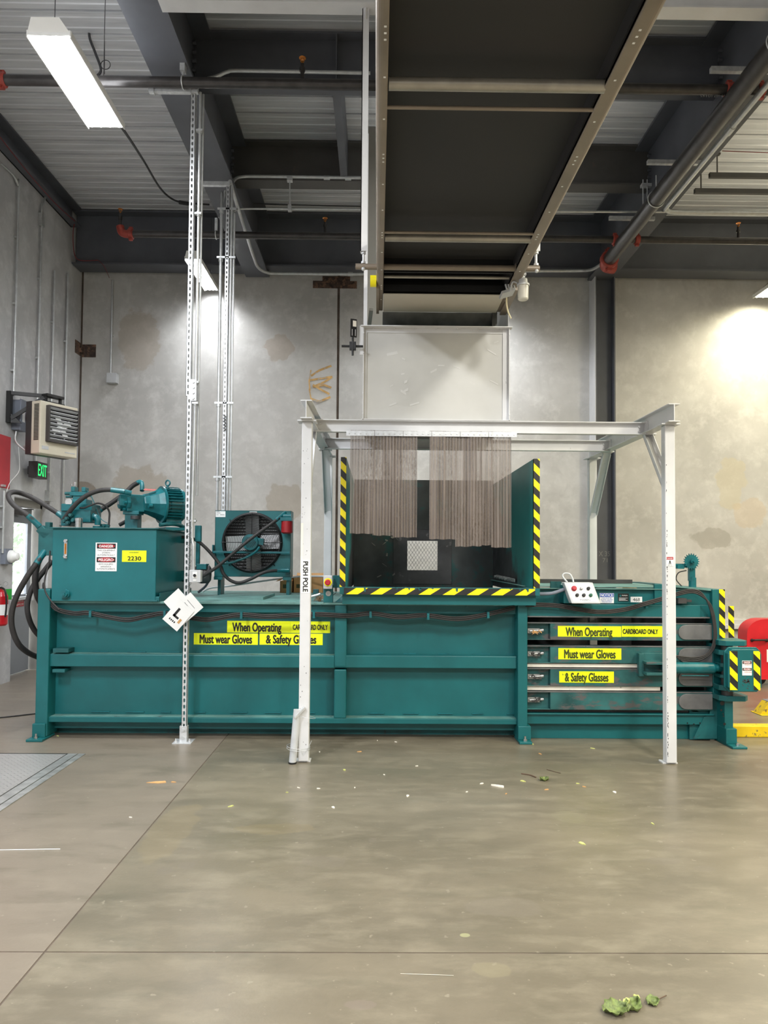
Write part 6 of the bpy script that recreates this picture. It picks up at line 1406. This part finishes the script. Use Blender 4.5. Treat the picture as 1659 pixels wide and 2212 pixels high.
# ================================================================== FLOOR THINGS
# steel pit with tread plate
t = thing('pit_cover', 'diamond tread steel plate set in a steel frame in the floor at left', 'floor plate', (-3.2, 4.0, 0))
ex = DZ(145, 1631, 0).x
mk('tread_plate', MB().box(-6, ex-.012, .5, PY1, -.02, -.001) if False else MB().box(-4.33, ex-.012, 2.79, PY1-.01, .0, .004), TREAD, t)
mk('edge_frame', MB().box(ex, ex+.07, 2.79, PY1, 0, .006).box(ex+.078, PX1+.03, 2.79, PY1+.0, 0, .006), STEEL, t, bev=.001)
mk('edge_gap', MB().box(ex-.012, ex, 2.79, PY1, 0, .001).box(-4.33, ex+.01, PY1-.01, PY1+.012, 0, .003), BLACK, t)
# yellow curb and stops at right
Yc = DZ(1600, 1593, 0).y; a = DZ(1577, 1593, 0)
mk('kerb_beam', MB().box(a.x, a.x+2.2, Yc, Yc+.1, 0, D(1600, 1568, Yc).z), CURBY, bev=.008, label='chipped yellow kerb beam on the floor right of the baler foot', cat='kerb')
a = DZ(1643, 1545, 0)
m = MB().prism([(a.x, a.y, .008), (a.x+.1, a.y, .008), (a.x+.19, a.y, .10), (a.x+.09, a.y, .125)], (0, .14, 0)).box(a.x-.01, a.x+.3, a.y-.03, a.y+.17, 0, .008).box(a.x+.09, a.x+.2, a.y-.005, a.y+.145, .1, .13, 1); mk('wheel_stop', m, [CURBY, GBOX], bev=.005, label='yellow angled steel wheel stop by the right picture edge', cat='wheel stop')
# red barrel-lidded box
Yr = DZ(1630, 1482, 0).y; a = D(1614, 1400, Yr); zt_ = D(1640, 1336, Yr+.1).z
t = thing('red_tub', 'big red rounded plastic tub with a black handle at the right edge', 'container', (a.x+.7, Yr+.1, 0))
pr = [(0, .08), (0, .62)] + [(.22*(1-math.cos(k*pi/12)), .62+(zt_-.62)*math.sin(k*pi/12)) for k in range(1, 7)]
w = 1.5; pr += [(w-x, z) for x, z in reversed(pr[1:])] + [(w, .08)]
mk('shell', MB().prism([(a.x+x, Yr, z) for x, z in pr], (0, .22, 0), smooth=True), REDP, t, bev=.0)
mk('rib', MB().prism([(a.x+x*.98-.01, Yr-.012, z*1.0) for x, z in [(0, .08), (0, .14), (w+.02, .14), (w+.02, .08)]], (0, .24, 0)), REDP, t)
m = MB(); c = D(1640, 1383, Yr); hx_ = .09; m.tube([(c.x-hx_, Yr, c.z), (c.x-hx_+.01, Yr-.04, c.z+.005), (c.x, Yr-.05, c.z+.008), (c.x+hx_-.01, Yr-.04, c.z+.005), (c.x+hx_, Yr, c.z)], .012, 8)
for s in (-1, 1): m.ball((c.x+s*hx_, Yr-.008, c.z), .02)
mk('handle', m, BLACK, t); mk('wheel', MB().cyl((a.x+.2, Yr+.1, .08), (a.x+.2, Yr+.16, .08), .08).cyl((a.x+1.3, Yr+.1, .08), (a.x+1.3, Yr+.16, .08), .08), BLACK, t)
p = D(1656, 1403, Yr); mk('label_sheet', MB().box(p.x, p.x+.1, Yr-.002, Yr, p.z-.15, p.z), PAPER, t)
# cable on the floor left
m = MB().tube([DZ(-10, 1551, .006), DZ(30, 1547, .006), DZ(82, 1541, .006), DZ(140, 1536, .006)], .006, 8)
mk('floor_cable', m, BLACK, label='black cable lying on the floor left of the baler leg', cat='cable')

def leaf(label, px, py, L, W, ang, mat=LEAF, curl=.02, seed=0, stem=False, group=None, z0=.001):
    c = DZ(px, py, 0); rr = random.Random(seed); m = MB(); nu, nv = 12, 8; vs = []
    for i in range(nu+1):
        u1 = i/nu; wd = W*math.sin(pi*min(1, u1*.96+.04))**.6*(1+.18*rr.uniform(-1, 1))
        for j in range(nv+1):
            v1 = j/nv*2-1; x = (u1-.5)*L; y = v1*wd/2
            z = z0 + curl*(v1*v1*.8 + .4*math.sin(u1*7+seed)*math.cos(v1*3+seed) + .35*(u1-.5)**2*4)
            z = max(z0, z + rr.uniform(-.15, .15)*curl)
            vs.append((c.x + x*math.cos(ang) - y*math.sin(ang), c.y + x*math.sin(ang) + y*math.cos(ang), z))
    fs = [(i*(nv+1)+j, (i+1)*(nv+1)+j, (i+1)*(nv+1)+j+1, i*(nv+1)+j+1) for i in range(nu) for j in range(nv)]
    m.add(vs, fs, 0, True)
    if stem: m.tube([(c.x+L/2*math.cos(ang), c.y+L/2*math.sin(ang), .006), (c.x+(L/2+.045)*math.cos(ang), c.y+(L/2+.045)*math.sin(ang), .008)], .0018, 6, 1)
    o = mk('leaf', m, [mat, TWIG], label=label, cat='leaf', group=group, recalc=False)
    s = o.modifiers.new('thick', 'SOLIDIFY'); s.thickness = .0012; return o
leaf('largest crumpled green leaf on the floor at the lower right', 1329, 2186, .085, .075, .3, seed=1, curl=.022)
leaf('crumpled green leaf right of the largest leaf on the floor', 1368, 2178, .065, .05, .8, seed=2, curl=.02)
leaf('round green leaf with a stem on the floor at the lower right', 1410, 2168, .045, .042, .5, seed=3, curl=.015, stem=True)
leaf('tiny pale leaf scrap above the crumpled leaves at the lower right', 1375, 2159, .025, .018, 2.0, LEAFP, seed=4, curl=.012)
leaf('small green leaf on the floor before the right white leg', 1176, 1686, .06, .05, .1, seed=5, curl=.02)
leaf('small curled pale green leaf tip between the two crumpled leaves', 1350, 2172, .035, .02, .2, LEAFP, seed=9, curl=.015)
def scrap(nm, label, px, py, L, W, ang, mat, group=None, h=.003, cat='debris'):
    c = DZ(px, py, 0); m = MB(); R = Vector((math.cos(ang), math.sin(ang), 0)); U = Vector((-math.sin(ang), math.cos(ang), 0))
    c.z = 0; m.prism([c-R*L/2-U*W*.1, c+R*L*.1-U*W/2, c+R*L/2-U*W*.3, c+R*L*.42+U*W*.4, c-R*L*.05+U*W*.3], (0, 0, h)); mk(nm, m, mat, label=label, cat=cat, group=group)
scrap('cardboard_scrap', 'tan cardboard scrap on the floor before the strut post', 338, 1690, .13, .05, .1, CARD)
scrap('wood_splinter', 'long wood splinter on the floor under the baler middle', 866, 1582, .26, .03, .05, WOOD, h=.02)
scrap('pale_stalk', 'white stalk piece on the floor below the hopper right side', 1075, 1699, .09, .022, -.5, CREAM, h=.01)
m = MB().tube([DZ(1126, 1671, .004), DZ(1140, 1673, .004), DZ(1148, 1675, .004), DZ(1158, 1679, .004)], .004, 6); mk('twig', m, TWIG, label='dark twig on the floor left of the small green leaf', cat='twig')
m = MB().tube([DZ(1181, 1662, .003), DZ(1195, 1666, .003), DZ(1211, 1670, .003)], .002, 6); mk('twig', m, TWIG, label='thin straight twig on the floor right of the small green leaf', cat='twig')
m = MB().tube([DZ(0, 1836, .002), DZ(60, 1835, .002), DZ(130, 1834, .002)], .0022, 5); mk('string', m, WSTK, label='white thread lying on the floor at the left picture edge', cat='string')
m = MB().tube([DZ(865, 2103, .002), DZ(920, 2105, .002), DZ(980, 2107, .002)], .0007, 5); mk('string', m, CREAM, label='pale scratch-thin thread on the bare floor in the foreground', cat='string')
rr = random.Random(77)
SP = [(498, 1742), (688, 1704), (766, 1702), (1008, 1711), (1040, 1693), (1093, 1715), (900, 1655), (744, 1664), (830, 1674), (776, 1624), (1130, 1688), (1248, 1693), (1262, 1700), (1328, 1712), (1180, 1706), (620, 1712), (880, 1720), (1258, 1823), (720, 1745), (645, 1702), (1150, 1608), (1280, 1617), (1167, 1629), (815, 1600), (855, 1603), (282, 1766), (375, 1690), (125, 1590), (690, 1625), (1410, 1780)]
for k, (px, py) in enumerate(SP):
    L = rr.uniform(.015, .045); scrap('leaf_scrap', 'tiny pale scrap of litter scattered on the floor before the baler', px, py, L, L*rr.uniform(.3, .6), rr.uniform(0, 3), rr.choice([LEAFP, CREAM, CREAM, CARD]), 'tiny litter scraps on the floor', h=.004)
